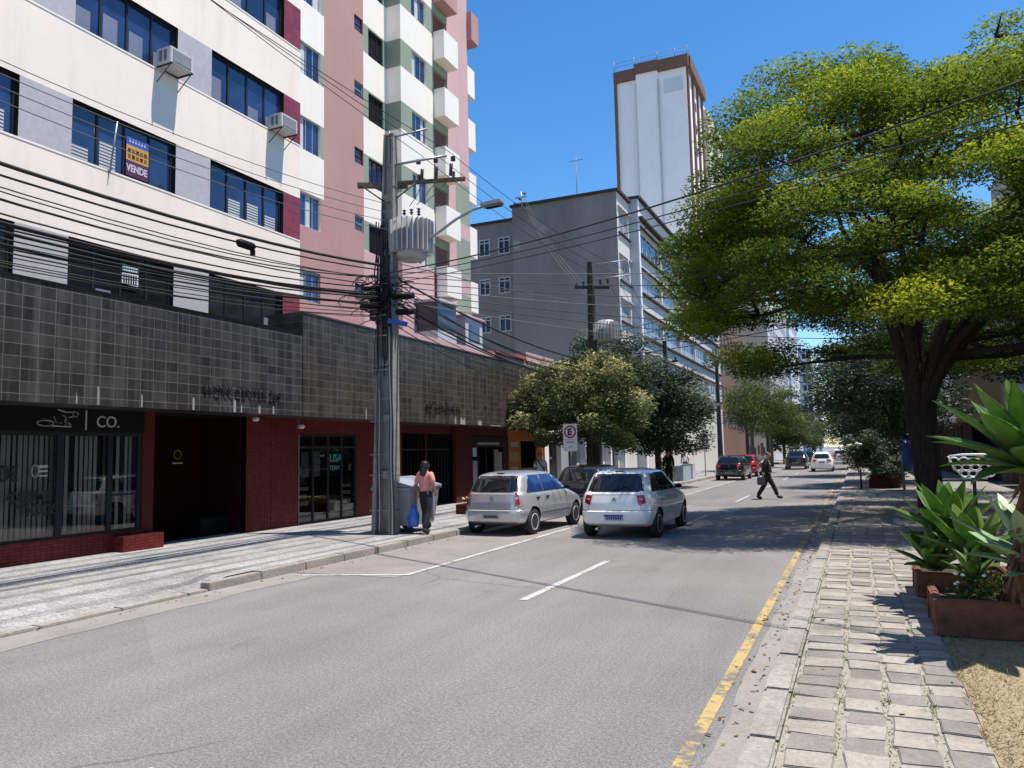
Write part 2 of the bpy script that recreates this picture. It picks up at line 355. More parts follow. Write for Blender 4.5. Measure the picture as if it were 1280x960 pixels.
# ------------------------------------------------------------ mesh builder
class MB:
    def __init__(s): s.v = []; s.f = []; s.mi = []; s.sm = []; s.mats = []
    def mid(s, mat):
        if mat not in s.mats: s.mats.append(mat)
        return s.mats.index(mat)
    def quad(s, a, b_, c, d, mat):
        n = len(s.v); s.v += [tuple(a), tuple(b_), tuple(c), tuple(d)]; s.f.append((n, n+1, n+2, n+3)); s.mi.append(s.mid(mat)); s.sm.append(False)
    def poly(s, pts, mat):
        n = len(s.v); s.v += [tuple(p) for p in pts]; s.f.append(tuple(range(n, n+len(pts)))); s.mi.append(s.mid(mat)); s.sm.append(False)
    def box(s, x0, x1, y0, y1, z0, z1, mat, skip=''):
        n = len(s.v); s.v += [(x0,y0,z0),(x1,y0,z0),(x1,y1,z0),(x0,y1,z0),(x0,y0,z1),(x1,y0,z1),(x1,y1,z1),(x0,y1,z1)]
        F = {'b':(0,3,2,1),'t':(4,5,6,7),'s':(0,1,5,4),'e':(1,2,6,5),'n':(2,3,7,6),'w':(3,0,4,7)}
        k = s.mid(mat)
        for q, f in F.items():
            if q in skip: continue
            s.f.append(tuple(n+i for i in f)); s.mi.append(k); s.sm.append(False)
    def obox(s, c, ax, ay, az, mat):
        """oriented box: centre, three half-axis vectors"""
        c = Vector(c); ax, ay, az = Vector(ax), Vector(ay), Vector(az); n = len(s.v)
        for sz in (-1, 1):
            for sx, sy in ((-1,-1),(1,-1),(1,1),(-1,1)): s.v.append(tuple(c+ax*sx+ay*sy+az*sz))
        k = s.mid(mat)
        for f in ((0,3,2,1),(4,5,6,7),(0,1,5,4),(1,2,6,5),(2,3,7,6),(3,0,4,7)):
            s.f.append(tuple(n+i for i in f)); s.mi.append(k); s.sm.append(False)
    def tube(s, pts, rad, mat, n=8, caps=True, smooth=True):
        pts = [Vector(p) for p in pts]; rads = rad if hasattr(rad, '__len__') else [rad]*len(pts)
        base = len(s.v); k = s.mid(mat); prev = None
        for i, p in enumerate(pts):
            t = (pts[min(i+1, len(pts)-1)]-pts[max(i-1, 0)])
            if t.length < 1e-9: t = Vector((0,0,1))
            t.normalize()
            if prev is None:
                a = t.cross(Vector((0,0,1)));
                if a.length < .01: a = t.cross(Vector((1,0,0)))
            else: a = prev-t*prev.dot(t)
            a.normalize(); prev = a; c = t.cross(a)
            for j in range(n):
                th = 2*math.pi*j/n; s.v.append(tuple(p+(a*math.cos(th)+c*math.sin(th))*rads[i]))
        for i in range(len(pts)-1):
            for j in range(n):
                q = base+i*n; s.f.append((q+j, q+(j+1)%n, q+n+(j+1)%n, q+n+j)); s.mi.append(k); s.sm.append(smooth)
        if caps:
            s.f.append(tuple(base+j for j in reversed(range(n)))); s.mi.append(k); s.sm.append(False)
            q = base+(len(pts)-1)*n; s.f.append(tuple(q+j for j in range(n))); s.mi.append(k); s.sm.append(False)
    def lathe(s, prof, mat, c=(0,0,0), n=20, axis='z', smooth=True):
        """prof list of (r, h)"""
        base = len(s.v); k = s.mid(mat); c = Vector(c)
        for r, h in prof:
            for j in range(n):
                th = 2*math.pi*j/n; a, b_ = r*math.cos(th), r*math.sin(th)
                s.v.append(tuple(c+Vector({'z':(a,b_,h),'y':(a,h,b_),'x':(h,a,b_)}[axis])))
        for i in range(len(prof)-1):
            for j in range(n):
                q = base+i*n; s.f.append((q+j, q+(j+1)%n, q+n+(j+1)%n, q+n+j)); s.mi.append(k); s.sm.append(smooth)
        for i in (0, len(prof)-1):
            if prof[i][0] > 1e-4: s.f.append(tuple(base+i*n+j for j in range(n))); s.mi.append(k); s.sm.append(False)
    def ball(s, c, r, mat, n=10):
        r = r if hasattr(r, '__len__') else (r, r, r); base = len(s.v); k = s.mid(mat); h = n//2
        for i in range(h+1):
            ph = math.pi*i/h
            for j in range(n):
                th = 2*math.pi*j/n; s.v.append((c[0]+r[0]*math.sin(ph)*math.cos(th), c[1]+r[1]*math.sin(ph)*math.sin(th), c[2]+r[2]*math.cos(ph)))
        for i in range(h):
            for j in range(n):
                q = base+i*n; s.f.append((q+j, q+n+j, q+n+(j+1)%n, q+(j+1)%n)); s.mi.append(k); s.sm.append(True)
    def extrude(s, poly, d, mat):
        """poly: 3D points of a planar outline, d: extrusion vector"""
        n = len(poly); b0 = len(s.v); d = Vector(d); s.v += [tuple(p) for p in poly]+[tuple(Vector(p)+d) for p in poly]; k = s.mid(mat)
        s.f.append(tuple(b0+i for i in range(n))); s.f.append(tuple(b0+n+i for i in reversed(range(n)))); s.mi += [k, k]; s.sm += [False, False]
        for i in range(n):
            j = (i+1) % n; s.f.append((b0+i, b0+n+i, b0+n+j, b0+j)); s.mi.append(k); s.sm.append(False)
    def build(s, name, parent=None, world=True, bevel=0):
        me = bpy.data.meshes.new(name)
        off = Vector(parent_loc(parent)) if (parent and world) else Vector((0,0,0))
        me.from_pydata([tuple(Vector(v)-off) for v in s.v] if off.length else s.v, [], s.f)
        for mt in s.mats: me.materials.append(M(mt))
        me.polygons.foreach_set('material_index', s.mi); me.polygons.foreach_set('use_smooth', s.sm)
        bm = bmesh.new(); bm.from_mesh(me); bmesh.ops.remove_doubles(bm, verts=bm.verts, dist=1e-5) if bevel or any(s.sm) else None
        if bevel or any(s.sm) or len(s.f) < 4000: bmesh.ops.recalc_face_normals(bm, faces=bm.faces) if closedish(s) else None
        if bevel:
            ed = [e for e in bm.edges if len(e.link_faces) == 2 and e.calc_face_angle(0) > .5]
            try: bmesh.ops.bevel(bm, geom=ed, offset=bevel, segments=2, affect='EDGES', clamp_overlap=True)
            except Exception: pass
        bm.to_mesh(me); bm.free(); me.update()
        o = bpy.data.objects.new(name, me); COL.objects.link(o)
        if parent: o.parent = parent
        return o
def closedish(s): return True
def parent_loc(p):
    v = Vector((0,0,0))
    while p is not None: v = v+p.location; p = p.parent
    return v
def tag(o, label, cat, group=None):
    o['label'] = label; o['category'] = cat
    if group: o['group'] = group
    return o
def thing(name, label, cat, loc=(0,0,0), rz=0, group=None):
    o = bpy.data.objects.new(name, None); COL.objects.link(o); o.location = loc; o.rotation_euler = (0, 0, rz)
    o.empty_display_size = .2
    return tag(o, label, cat, group)
def struct(o, kind='structure'): o['kind'] = kind; return o
def copy_tree(o, parent=None):
    c = o.copy(); COL.objects.link(c)
    if parent: c.parent = parent
    for ch in o.children: copy_tree(ch, c)
    return c
def text_mesh(name, txt, size, mat, origin, right, up, depth=.01, parent=None, align='LEFT', bold=0, xs=1.0):
    cu_ = bpy.data.curves.new(name, 'FONT'); cu_.body = txt; cu_.size = size; cu_.extrude = depth/2; cu_.align_x = align; cu_.offset = bold
    tmp = bpy.data.objects.new(name, cu_); COL.objects.link(tmp)
    dg = bpy.context.evaluated_depsgraph_get(); me = bpy.data.meshes.new_from_object(tmp.evaluated_get(dg))
    bpy.data.objects.remove(tmp); bpy.data.curves.remove(cu_)
    r_, u_ = Vector(right).normalized()*xs, Vector(up).normalized(); n_ = Vector(right).normalized().cross(u_)
    off = Vector(origin)-parent_loc(parent)
    mat4 = Matrix(((r_.x,u_.x,n_.x,off.x),(r_.y,u_.y,n_.y,off.y),(r_.z,u_.z,n_.z,off.z),(0,0,0,1)))
    me.transform(mat4); me.materials.clear(); me.materials.append(M(mat)); me.name = name
    o = bpy.data.objects.new(name, me); COL.objects.link(o)
    if parent: o.parent = parent
    return o
# ============================================================ GROUND
def sheet(name, x0, x1, y0, y1, z, mat, kind='structure'):
    mb = MB(); mb.quad((x0,y0,z),(x1,y0,z),(x1,y1,z),(x0,y1,z), mat); return struct(mb.build(name), kind)
sheet('ground', -1500, 1500, -300, 2500, -.03, 'earth')
sheet('road', -8.45, -.60, -40, 700, 0.0, 'asphalt')
sheet('parking_lane', -8.44, -6.52, 10.1, 200, .004, 'asphalt_red')
# worn gutter strips, with a wandering edge
def wavy_strip(name, xa, xb, y0, y1, z, mat, amp, side, seed, step=.12):
    rnd = random.Random(seed); mb = MB(); ys = []; y = y0
    while y < y1: ys.append(y); y += step
    w_ = [rnd.uniform(-1, 1) for _ in ys]
    for k in range(3): w_ = [(w_[max(0,i-1)]+w_[i]+w_[min(len(w_)-1,i+1)])/3 for i in range(len(w_))]
    for i in range(len(ys)-1):
        a0, a1 = w_[i]*amp, w_[i+1]*amp
        if side == 'r': mb.quad((xa,ys[i],z),(xb+a0,ys[i],z),(xb+a1,ys[i+1],z),(xa,ys[i+1],z), mat)
        else: mb.quad((xa+a0,ys[i],z),(xb,ys[i],z),(xb,ys[i+1],z),(xa+a1,ys[i+1],z), mat)
    return struct(mb.build(name))
wavy_strip('gutter', -8.44, -7.86, -2, 10.1, .004, 'gutter', .10, 'r', 3)
wavy_strip('gutter', -.93, -.70, 1, 60, .004, 'gutter', .05, 'l', 4)
# road paint
mb = MB()
for k in range(-1, 12):
    y0 = 9.05+9.3*k; mb.quad((-4.01,y0,.006),(-3.90,y0,.006),(-3.90,y0+3.75,.006),(-4.01,y0+3.75,.006), 'paint_white')
struct(mb.build('lane_marking'))
mb = MB(); mb.quad((-6.54,10.42,.009),(-6.43,10.34,.009),(-6.43,120,.009),(-6.54,120,.009),'paint_white')
mb.quad((-8.2,9.78,.009),(-8.2,9.88,.009),(-6.54,10.42,.009),(-6.45,10.34,.009),'paint_white')
struct(mb.build('parking_marking'))
mb = MB(); mb.quad((-1.10,2,.007),(-1.005,2,.007),(-1.005,140,.007),(-1.10,140,.007),'paint_yellow')
struct(mb.build('edge_marking'))

# left pavement with the dropped driveway near the camera
def lz(x, y):
    t = min(1, max(0, (y-8.35)/.45)); drop = (1-t)*max(0, 1-(-8.62-x)/1.3)
    return .13+(-8.6-x)*.006-.10*min(1, drop)
mb = MB(); xs = [-8.62-i*.2 for i in range(0, 8)]+[-10.6,-11.4,-12.2,-13.3]; ys = [-20,0,4,7,8,8.35,8.5,8.65,8.8,9.2,12,20,40,80,200,500]
for i in range(len(xs)-1):
    for j in range(len(ys)-1):
        mb.quad(*[(x, y, lz(x,y)) for x, y in ((xs[i+1],ys[j]),(xs[i],ys[j]),(xs[i],ys[j+1]),(xs[i+1],ys[j+1]))], 'mosaic')
o = struct(mb.build('sidewalk'))
mb = MB(); rnd = random.Random(5); y = -12.0
while y < 170:                                   # kerb stones
    L = 1.05 if y < 60 else 6; top = .13 if y > 8.3 else .035
    if y <= 8.3 < y+L: L = 8.3-y+.001 if 8.3-y > .05 else L
    if top > .1 and y < 8.8: mb.box(-8.62, -8.44+rnd.uniform(-.006,.006), y, y+L-.014, -.05, .115, 'concrete')
    else: mb.box(-8.62, -8.44+rnd.uniform(-.008,.008), y, y+L-.014, -.05, top+rnd.uniform(-.004,.004), 'concrete')
    y += L
struct(mb.build('kerb', bevel=.012))
# patches of other paving on the left pavement
mb = MB()
mb.poly([(x,y,lz(x,y)+.004) for x,y in ((-10.2,12.6),(-9.6,12.7),(-9.6,14.1),(-10.2,14.1))], 'gutter')
struct(mb.build('pavement_patch'))

# right pavement
sheet('sidewalk', -.52, .60, -6, 28, .108, 'joint')
sheet('sidewalk', -.52, 5.2, 28, 300, .12, 'paver_far')
sheet('sidewalk', .60, 5.2, 10.9, 28, .118, 'paver_far')
sheet('lawn', .60, 40, -20, 10.9, .115, 'dry_ground')
mb = MB(); y = -4.0
while y < 170:
    L = 1.0 if y < 60 else 6
    mb.box(-.715+rnd.uniform(-.008,.008), -.53+rnd.uniform(-.006,.006), y, y+L-.012, -.05, .12+rnd.uniform(-.006,.006), 'concrete'); y += L
struct(mb.build('kerb', bevel=.018))
# individual stone blocks, alternately pale and dark
mb = MB(); rnd = random.Random(11)
for (xa, xb) in ((-.495,-.215),(-.17,.065),(.10,.335),(.365,.592)):
    y = 2.2+rnd.uniform(0,.1); k = 0
    while y < 27.8:
        L = .262+rnd.uniform(-.015,.015); dark = (k % 2 == 0)
        if rnd.random() < .10: dark = not dark
        z = .118+rnd.uniform(-.006,.006); x0 = xa+rnd.uniform(-.012,.012); x1 = xb+rnd.uniform(-.012,.012)
        n = len(mb.v); j = lambda: rnd.uniform(-.014,.014); tz = [rnd.uniform(-.005,.005) for _ in range(4)]
        c = [(x0+j(),y+j()),(x1+j(),y+j()),(x1+j(),y+L-.012+j()),(x0+j(),y+L-.012+j())]
        mb.v += [(a,b_,.06) for a,b_ in c]+[(a,b_,z+t) for (a,b_),t in zip(c,tz)]
        kk = mb.mid('stone_dark' if dark else 'stone_light')
        for f in ((4,5,6,7),(0,1,5,4),(1,2,6,5),(2,3,7,6),(3,0,4,7),(0,3,2,1)): mb.f.append(tuple(n+i for i in f)); mb.mi.append(kk); mb.sm.append(False)
        y += L; k += 1
struct(mb.build('paving', bevel=.006))

# ---------- scattered blades / leaves built with numpy
def blades(name, mats, centers, dirs, L, W, tone_attr, mat, parent=None, bend=.3, seed=0, fold=True):
    """each blade: a bent quad pair. centers Nx3, dirs Nx3 (unit), L,W arrays"""
    rs = np.random.RandomState(seed); N = len(centers); d = dirs/np.maximum(1e-6, np.linalg.norm(dirs,axis=1,keepdims=True))
    r = rs.normal(size=(N,3)); s = np.cross(d, r); s /= np.maximum(1e-6, np.linalg.norm(s,axis=1,keepdims=True)); nrm = np.cross(s, d)
    L = L[:,None]; W = W[:,None]
    p0 = centers-s*W*.35; p1 = centers+s*W*.35
    mid = centers+d*L*.5+nrm*L*bend*.25; m0 = mid-s*W*.5; m1 = mid+s*W*.5
    tip = centers+d*L-nrm*L*bend*.1; 
    V = np.stack([p0,p1,m1,m0,tip],1).reshape(-1,3)
    base = np.arange(N)*5
    quads = np.stack([base,base+1,base+2,base+3],1); tris = np.stack([base+3,base+2,base+4],1)
    me = bpy.data.meshes.new(name); me.vertices.add(len(V)); me.vertices.foreach_set('co', V.ravel().astype(np.float32))
    loops = np.concatenate([quads.ravel(), tris.ravel()]); me.loops.add(len(loops)); me.loops.foreach_set('vertex_index', loops.astype(np.int32))
    tot = np.concatenate([np.full(N,4),np.full(N,3)]); st = np.concatenate([[0],np.cumsum(tot)[:-1]])
    me.polygons.add(2*N); me.polygons.foreach_set('loop_start', st.astype(np.int32)); me.polygons.foreach_set('loop_total', tot.astype(np.int32))
    me.update(calc_edges=True); me.validate()
    at = me.attributes.new('rnd', 'FLOAT', 'FACE'); at.data.foreach_set('value', np.concatenate([tone_attr,tone_attr]).astype(np.float32))
    me.materials.append(M(mat)); o = bpy.data.objects.new(name, me); COL.objects.link(o)
    if parent: o.parent = parent
    return o
rs = np.random.RandomState(3); N = 26000
c = np.stack([.60+2.0*rs.rand(N)**1.6, 3.5+7.2*rs.rand(N), np.full(N,.112)],1)
c[:,0] += .03*np.sin(c[:,1]*9)
d = rs.normal(size=(N,3))*[1,1,.25]+[0,0,.42]
o = blades('dry_grass', None, c, d, .02+.035*rs.rand(N), .003+.003*rs.rand(N), rs.rand(N), 'dry_blade', seed=1)
struct(o, 'stuff'); tag(o, 'straw coloured dry grass along the edge of the stone paving', 'grass')
N = 900; side = rs.rand(N)
xl = np.where(side < .45, -.80-.25*rs.rand(N)**2, np.where(side < .8, rs.uniform(-.5,3.5,N), rs.uniform(-8.4,-8.15,N)))
yl = np.where(side < .8, rs.uniform(5,34,N), rs.uniform(3,40,N)); zl = np.where((xl > -.55), .128, .012)
c = np.stack([xl, yl, zl],1); d = rs.normal(size=(N,3))*[1,1,.06]
o = blades('leaf_litter', None, c, d, .025+.03*rs.rand(N), .012+.012*rs.rand(N), rs.rand(N), 'litter', seed=6)
struct(o, 'stuff'); tag(o, 'small dry leaves littering the gutter and paving', 'leaf litter')
# green weeds between stones
N = 1500; xg = np.array([-.51,-.205,.085,.347])[rs.randint(0,4,N)]; yc = rs.choice(rs.uniform(3.5,12,60), N)
c = np.stack([xg+rs.normal(size=N)*.018, yc+rs.normal(size=N)*.07, np.full(N,.106)],1)
o = blades('weeds', None, c, rs.normal(size=(N,3))*[.8,.8,.2]+[0,0,.6], .015+.03*rs.rand(N), .004+.003*rs.rand(N), rs.rand(N), 'leaf_mid', seed=2)
struct(o, 'stuff'); tag(o, 'small green weeds growing in the paving joints', 'weeds')
# ============================================================ FACADE HELPERS
def facade_x(mb, X, y0, y1, z0, z1, opens, matf, depth=.14, reveal=None, into=-1):
    """wall in a plane X=const looking to +X, openings (ya,yb,za,zb) cut out, reveals going to X+into*depth. matf(yc,zc)->material"""
    ys = sorted({y0,y1}|{v for o in opens for v in o[:2] if y0 < v < y1}); zs = sorted({z0,z1}|{v for o in opens for v in o[2:] if z0 < v < z1})
    extra = getattr(matf, 'breaks', None)
    if extra: ys = sorted(set(ys)|{v for v in extra[0] if y0<v<y1}); zs = sorted(set(zs)|{v for v in extra[1] if z0<v<z1})
    for i in range(len(ys)-1):
        for j in range(len(zs)-1):
            yc, zc = (ys[i]+ys[i+1])/2, (zs[j]+zs[j+1])/2
            if any(a < yc < b_ and c < zc < d for a,b_,c,d in opens): continue
            mb.quad((X,ys[i],zs[j]),(X,ys[i+1],zs[j]),(X,ys[i+1],zs[j+1]),(X,ys[i],zs[j+1]), matf(yc,zc) if callable(matf) else matf)
    Xi = X+into*depth
    for a,b_,c,d in opens:
        rm = reveal or (matf((a+b_)/2, d+.05) if callable(matf) else matf)
        a2, b2, c2, d2 = max(a,y0), min(b_,y1), max(c,z0), min(d,z1)
        mb.quad((X,a2,c2),(X,a2,d2),(Xi,a2,d2),(Xi,a2,c2), rm); mb.quad((X,b2,c2),(Xi,b2,c2),(Xi,b2,d2),(X,b2,d2), rm)
        mb.quad((X,a2,c2),(Xi,a2,c2),(Xi,b2,c2),(X,b2,c2), rm); mb.quad((X,a2,d2),(X,b2,d2),(Xi,b2,d2),(Xi,a2,d2), rm)
def win_x(parent, X, ya, yb, za, zb, nv=2, nh=1, fr='frame_dark', gl='glass_blue', ft=.04, split=None, name='window', pane=True, blinds=None, proud=.03):
    """window whose glass lies in the plane X (looking to +X)"""
    f = MB()
    f.box(X, X+proud, ya, ya+ft, za, zb, fr); f.box(X, X+proud, yb-ft, yb, za, zb, fr)
    f.box(X, X+proud, ya+ft, yb-ft, za, za+ft, fr); f.box(X, X+proud, ya+ft, yb-ft, zb-ft, zb, fr)
    for k in range(1, nv):
        y = ya+(yb-ya)*k/nv; f.box(X, X+proud-.004, y-ft*.45, y+ft*.45, za+ft, zb-ft, fr)
    for z in ([za+(zb-za)*k/nh for k in range(1,nh)] if split is None else split): f.box(X, X+proud-.007, ya+ft, yb-ft, z-ft*.4, z+ft*.4, fr)
    if not pane:
        f.quad((X+.003,ya,za),(X+.003,yb,za),(X+.003,yb,zb),(X+.003,ya,zb), gl)
        return f.build(name, parent)
    w_ = f.build(name, parent)
    g = MB(); g.quad((X+.003,ya,za),(X+.003,yb,za),(X+.003,yb,zb),(X+.003,ya,zb), gl); p = g.build('pane', w_)
    if blinds:
        for a0 in sorted({q_[0] for q_ in blinds}):
            q = MB()
            for (a,b_,c,d,mt) in blinds:
                if a == a0: q.box(X+.004, X+.008, a, b_, c, d, mt)
            q.build('blind', w_)
    return w_
def win_y(parent, Y, xa, xb, za, zb, nv=2, fr='frame_white', gl='glass_dark', ft=.06, split=None, name='window', proud=.03):
    f = MB(); a, b_ = Y-proud, Y
    f.box(xa,xa+ft,a,b_,za,zb,fr); f.box(xb-ft,xb,a,b_,za,zb,fr); f.box(xa+ft,xb-ft,a,b_,za,za+ft,fr); f.box(xa+ft,xb-ft,a,b_,zb-ft,zb,fr)
    for k in range(1,nv): x = xa+(xb-xa)*k/nv; f.box(x-ft*.4,x+ft*.4,a+.004,b_,za+ft,zb-ft,fr)
    for z in split or []: f.box(xa+ft,xb-ft,a+.007,b_,z-ft*.4,z+ft*.4,fr)
    f.quad((xa,Y-.003,za),(xb,Y-.003,za),(xb,Y-.003,zb),(xa,Y-.003,zb), gl)
    return f.build(name, parent)

# ============================================================ OFFICE BUILDING (cream, over the grey stone podium)
FX, BX = -12.0, -12.95                      # podium fascia plane, wall plane
ob = thing('office_building', 'cream office block over a dark grey stone tile podium, nearest on the left', 'building', (BX, 8, .15))
Y0, Y1 = -6.0, 15.66
rowz = [(4.7,5.98),(7.49,8.60),(10.05,11.19),(12.65,13.78),(15.25,16.4)]
cols = [(9.26-3.37*k, 11.64-3.37*k) for k in range(1,5)]+[(9.26,11.64),(12.60,15.02)]
opens = [(a,b_,c,d) for a,b_ in cols for c,d in rowz]
def omat(y, z):
    inrow = any(c < z < d for c,d in rowz)
    if inrow and y > 15.02: return 'tile_maroon'
    if inrow: return 'tile_pier'
    return 'wall_cream'
mb = MB(); facade_x(mb, BX, Y0, Y1, 4.6, 17.6, opens, omat, .16, 'frame_dark')
mb.quad((BX,Y1,0),(-24,Y1,0),(-24,Y1,17.6),(BX,Y1,17.6),'wall_cream'); mb.quad((BX,Y0,0),(-24,Y0,0),(-24,Y0,17.6),(BX,Y0,17.6),'wall_cream')
mb.quad((BX,Y0,17.6),(BX,Y1,17.6),(-24,Y1,17.6),(-24,Y0,17.6),'wall_cream')
mb.build('wall', ob)
mb = MB()                                   # thin drip ledges under the window bands
for c,d in rowz[1:]: mb.box(BX, BX+.008, Y0, Y1-.02, c-.045, c-.03, 'wall_plaster')
mb.build('ledge', ob)
rnd = random.Random(21)
for (a,b_) in cols:
    for ri,(c,d) in enumerate(rowz):
        if b_ < 5.0 and ri > 3: continue
        W = (b_-a)/4; bl = []
        for k in range(4):
            if ri == 1 and a == 9.26 and k == 2: continue
            if rnd.random() < (.75 if ri in (1,2) else .25):
                h = rnd.uniform(.25,.5)*(d-c); n = int(h/.065)
                if ri == 1:
                    for q in range(n): bl.append((a+k*W+.07, a+(k+1)*W-.17, c+.06+q*.065, c+.10+q*.065, 'blind'))
                else: bl.append((a+k*W+.07, a+(k+1)*W-.2, c+.05, c+.05+h, 'blind_blue'))
        win_x(ob, BX-.13, a, b_, c, d, 4, 1, 'frame_dark', 'glass_dark' if ri == 0 else 'glass_blue', .05, blinds=bl or None)
# podium fascia
def runmark(mb, y, w_, h):
    rr = random.Random(int(y*100)); n = max(2, int(w_/.03)); 
    top = [(FX+.003, y+w_*k/n, 2.86+h*rr.uniform(.45,1.0)*(1 if 0 < k < n or n < 3 else .5)) for k in range(n+1)]
    mb.poly([(FX+.003, y, 2.84)]+top+[(FX+.003, y+w_, 2.84)], 'run_grey')
mb = MB(); mb.box(BX-.2, FX, Y0, 14.62, 2.83, 4.80, 'granite_grey'); mb.box(BX-.2, FX+.02, Y0, 14.62, 4.80, 4.84, 'black'); mb.build('podium_cladding', ob)
# pale drips under the lettering
mb = MB()
for y, w_, h in ((11.30,.05,.28),(12.4,.07,.34),(12.62,.03,.22),(13.15,.06,.20),(9.2,.04,.36),(8.8,.03,.2),(13.6,.05,.18),(10.1,.03,.25)):
    runmark(mb, y, w_, h)
mb.build('stain', ob)
text_mesh('lettering', 'WORK CENTER 264', .30, 'letter_dark', (FX+.03, 11.55, 3.17), (0,1,0), (0,0,1), .018, ob, bold=0, xs=.86)
# shop 1 : window with sign board, curtain of vertical blinds inside
Z0 = .15
mb = MB()
mb.box(BX-.15, BX, Y0, 8.08, Z0-.1, 2.83, 'tile_red'); mb.box(BX-.15, BX+.02, 8.08, 10.95, Z0-.1, .52, 'tile_red')
mb.box(BX-.15, BX+.02, 10.95, 11.22, Z0-.1, 2.83, 'dark_red'); mb.box(BX+.02, BX+.33, 10.30, 11.22, Z0-.1, .44, 'tile_red')
mb.box(BX-.14, BX-.001, 13.80, 14.62, Z0-.1, 2.83, 'tile_red')
mb.build('base_wall', ob)
def interior(par, a, b_, dpt, mt, top=2.83, mt2=None):  # near-black walls: the deep shade inside is put into their colour
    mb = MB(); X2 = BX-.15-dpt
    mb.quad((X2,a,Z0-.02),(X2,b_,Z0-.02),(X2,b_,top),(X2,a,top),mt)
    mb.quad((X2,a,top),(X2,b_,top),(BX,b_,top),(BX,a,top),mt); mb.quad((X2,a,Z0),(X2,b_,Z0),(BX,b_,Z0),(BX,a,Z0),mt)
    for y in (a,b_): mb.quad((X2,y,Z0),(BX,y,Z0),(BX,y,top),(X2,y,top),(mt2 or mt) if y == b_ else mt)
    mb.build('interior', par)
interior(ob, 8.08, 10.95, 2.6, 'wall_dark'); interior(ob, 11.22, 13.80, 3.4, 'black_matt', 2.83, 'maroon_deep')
mb = MB(); mb.box(BX-1.55, BX-1.45, 12.05, 13.80, Z0, 2.83, 'maroon_deep'); mb.box(BX-.9, BX-.5, 12.95, 13.78, Z0, .55, 'black'); mb.build('entrance_panel', ob)
mb = MB(); n = 26
for k in range(n):
    a = 2*math.pi*k/n; b2 = 2*math.pi*(k+1)/n; Xs = BX-1.44
    mb.obox((Xs, 13.14+.10*math.cos((a+b2)/2), 1.98+.10*math.sin((a+b2)/2)), (.006,0,0), (0,.008*math.cos((a+b2)/2),.008*math.sin((a+b2)/2)), (0,-.014*math.sin((a+b2)/2),.014*math.cos((a+b2)/2)), 'sign_yellow')
mb.box(Xs-.006, Xs+.006, 13.0, 13.28, 1.77, 1.80, 'sign_white'); mb.build('wall_emblem', ob)
sw = MB(); sw.box(BX-.02, BX+.05, 8.08, 10.95, 2.40, 2.83, 'black'); sb = sw.build('sign_board', ob)
text_mesh('lettering', 'CO.', .30, 'letter_grey', (BX+.058, 9.88, 2.50), (0,1,0), (0,0,1), .012, sb, xs=.95)
mb = MB(); mb.box(BX+.052, BX+.062, 9.66, 9.685, 2.44, 2.80, 'letter_grey'); mb.build('divider', sb)
# line-drawn small animal of the shop sign
def stroke(mb, pts, wd, X, mat):
    for (y1_,z1_),(y2_,z2_) in zip(pts, pts[1:]):
        dv = Vector((0,y2_-y1_,z2_-z1_)); L = dv.length
        if L < 1e-5: continue
        dv /= L; sv = Vector((0,-dv.z,dv.y)); mb.obox((X,(y1_+y2_)/2,(z1_+z2_)/2), (.006,0,0), dv*(L/2+wd*.4), sv*wd/2, mat)
def arc(cy, cz, ry, rz_, a0, a1, n=14): return [(cy+ry*math.cos(R(a0+(a1-a0)*k/n)), cz+rz_*math.sin(R(a0+(a1-a0)*k/n))) for k in range(n+1)]
mb = MB(); X = BX+.057; L0 = (8.78, 2.47)
for pts in (arc(8.90,2.545,.15,.05,0,360,22), arc(9.16,2.68,.10,.13,190,285), arc(9.22,2.59,.07,.10,95,-60), [(9.02,2.50),(9.38,2.49)], arc(9.33,2.62,.07,.10,180,300),
            [(9.12,2.79),(9.28,2.75),(9.42,2.76)], arc(9.46,2.72,.05,.04,0,300,12), [(9.44,2.68),(9.34,2.66)], [(9.38,2.49),(9.33,2.56)]):
    stroke(mb, pts, .016, X, 'letter_grey')
mb.build('emblem', sb)
sh = MB(); 
for a,b_ in ((8.08,8.15),(9.18,9.30),(10.20,10.30),(10.86,10.95)): sh.box(BX-.06, BX-.005, a, b_, .52, 2.40, 'frame_dark')
sh.box(BX-.06,BX-.008,8.15,10.86,.52,.57,'frame_dark'); sh.box(BX-.06,BX-.008,8.15,10.86,2.34,2.40,'frame_dark')
sh.box(BX-.055,BX-.012,10.30,10.86,1.20,1.24,'frame_dark')
shopw = sh.build('shop_window', ob)
mb = MB(); mb.quad((BX-.03,8.08,.52),(BX-.03,10.95,.52),(BX-.03,10.95,2.40),(BX-.03,8.08,2.40),'glass_clear'); mb.build('pane', shopw)
mb = MB(); rnd = random.Random(4); y = 8.12
while y < 10.9:
    wv = rnd.uniform(.055,.075); a = rnd.uniform(-.5,.5)
    if rnd.random() > .12: mb.obox((BX-.20, y+wv/2, 1.44), (.002,0,0), (wv/2*math.sin(a)*.4, wv/2*math.cos(a),0), (0,0,.90), 'sign_white')
    y += .096
mb.build('blind', shopw)
text_mesh('window_lettering', 'COSMÉ', .24, 'letter_dark', (BX-.022, 8.32, 1.20), (0,1,0), (0,0,1), .004, shopw, bold=.008)
text_mesh('window_lettering', 'TICOS', .26, 'letter_dark', (BX-.022, 8.50, .96), (0,1,0), (0,0,1), .004, shopw, bold=.008)
text_mesh('window_lettering', 'DE', .38, 'letter_dark', (BX-.022, 8.16, 1.56), (0,1,0), (0,0,1), .004, shopw, bold=.010, xs=.72)
mb = MB(); stroke(mb, arc(8.80,1.72,.06,.11,0,360,14), .02, BX-.022, 'letter_grey')
for k in range(3): mb.box(BX-.026,BX-.018,8.86,9.02,1.62+.075*k,1.645+.085*k,'letter_grey')
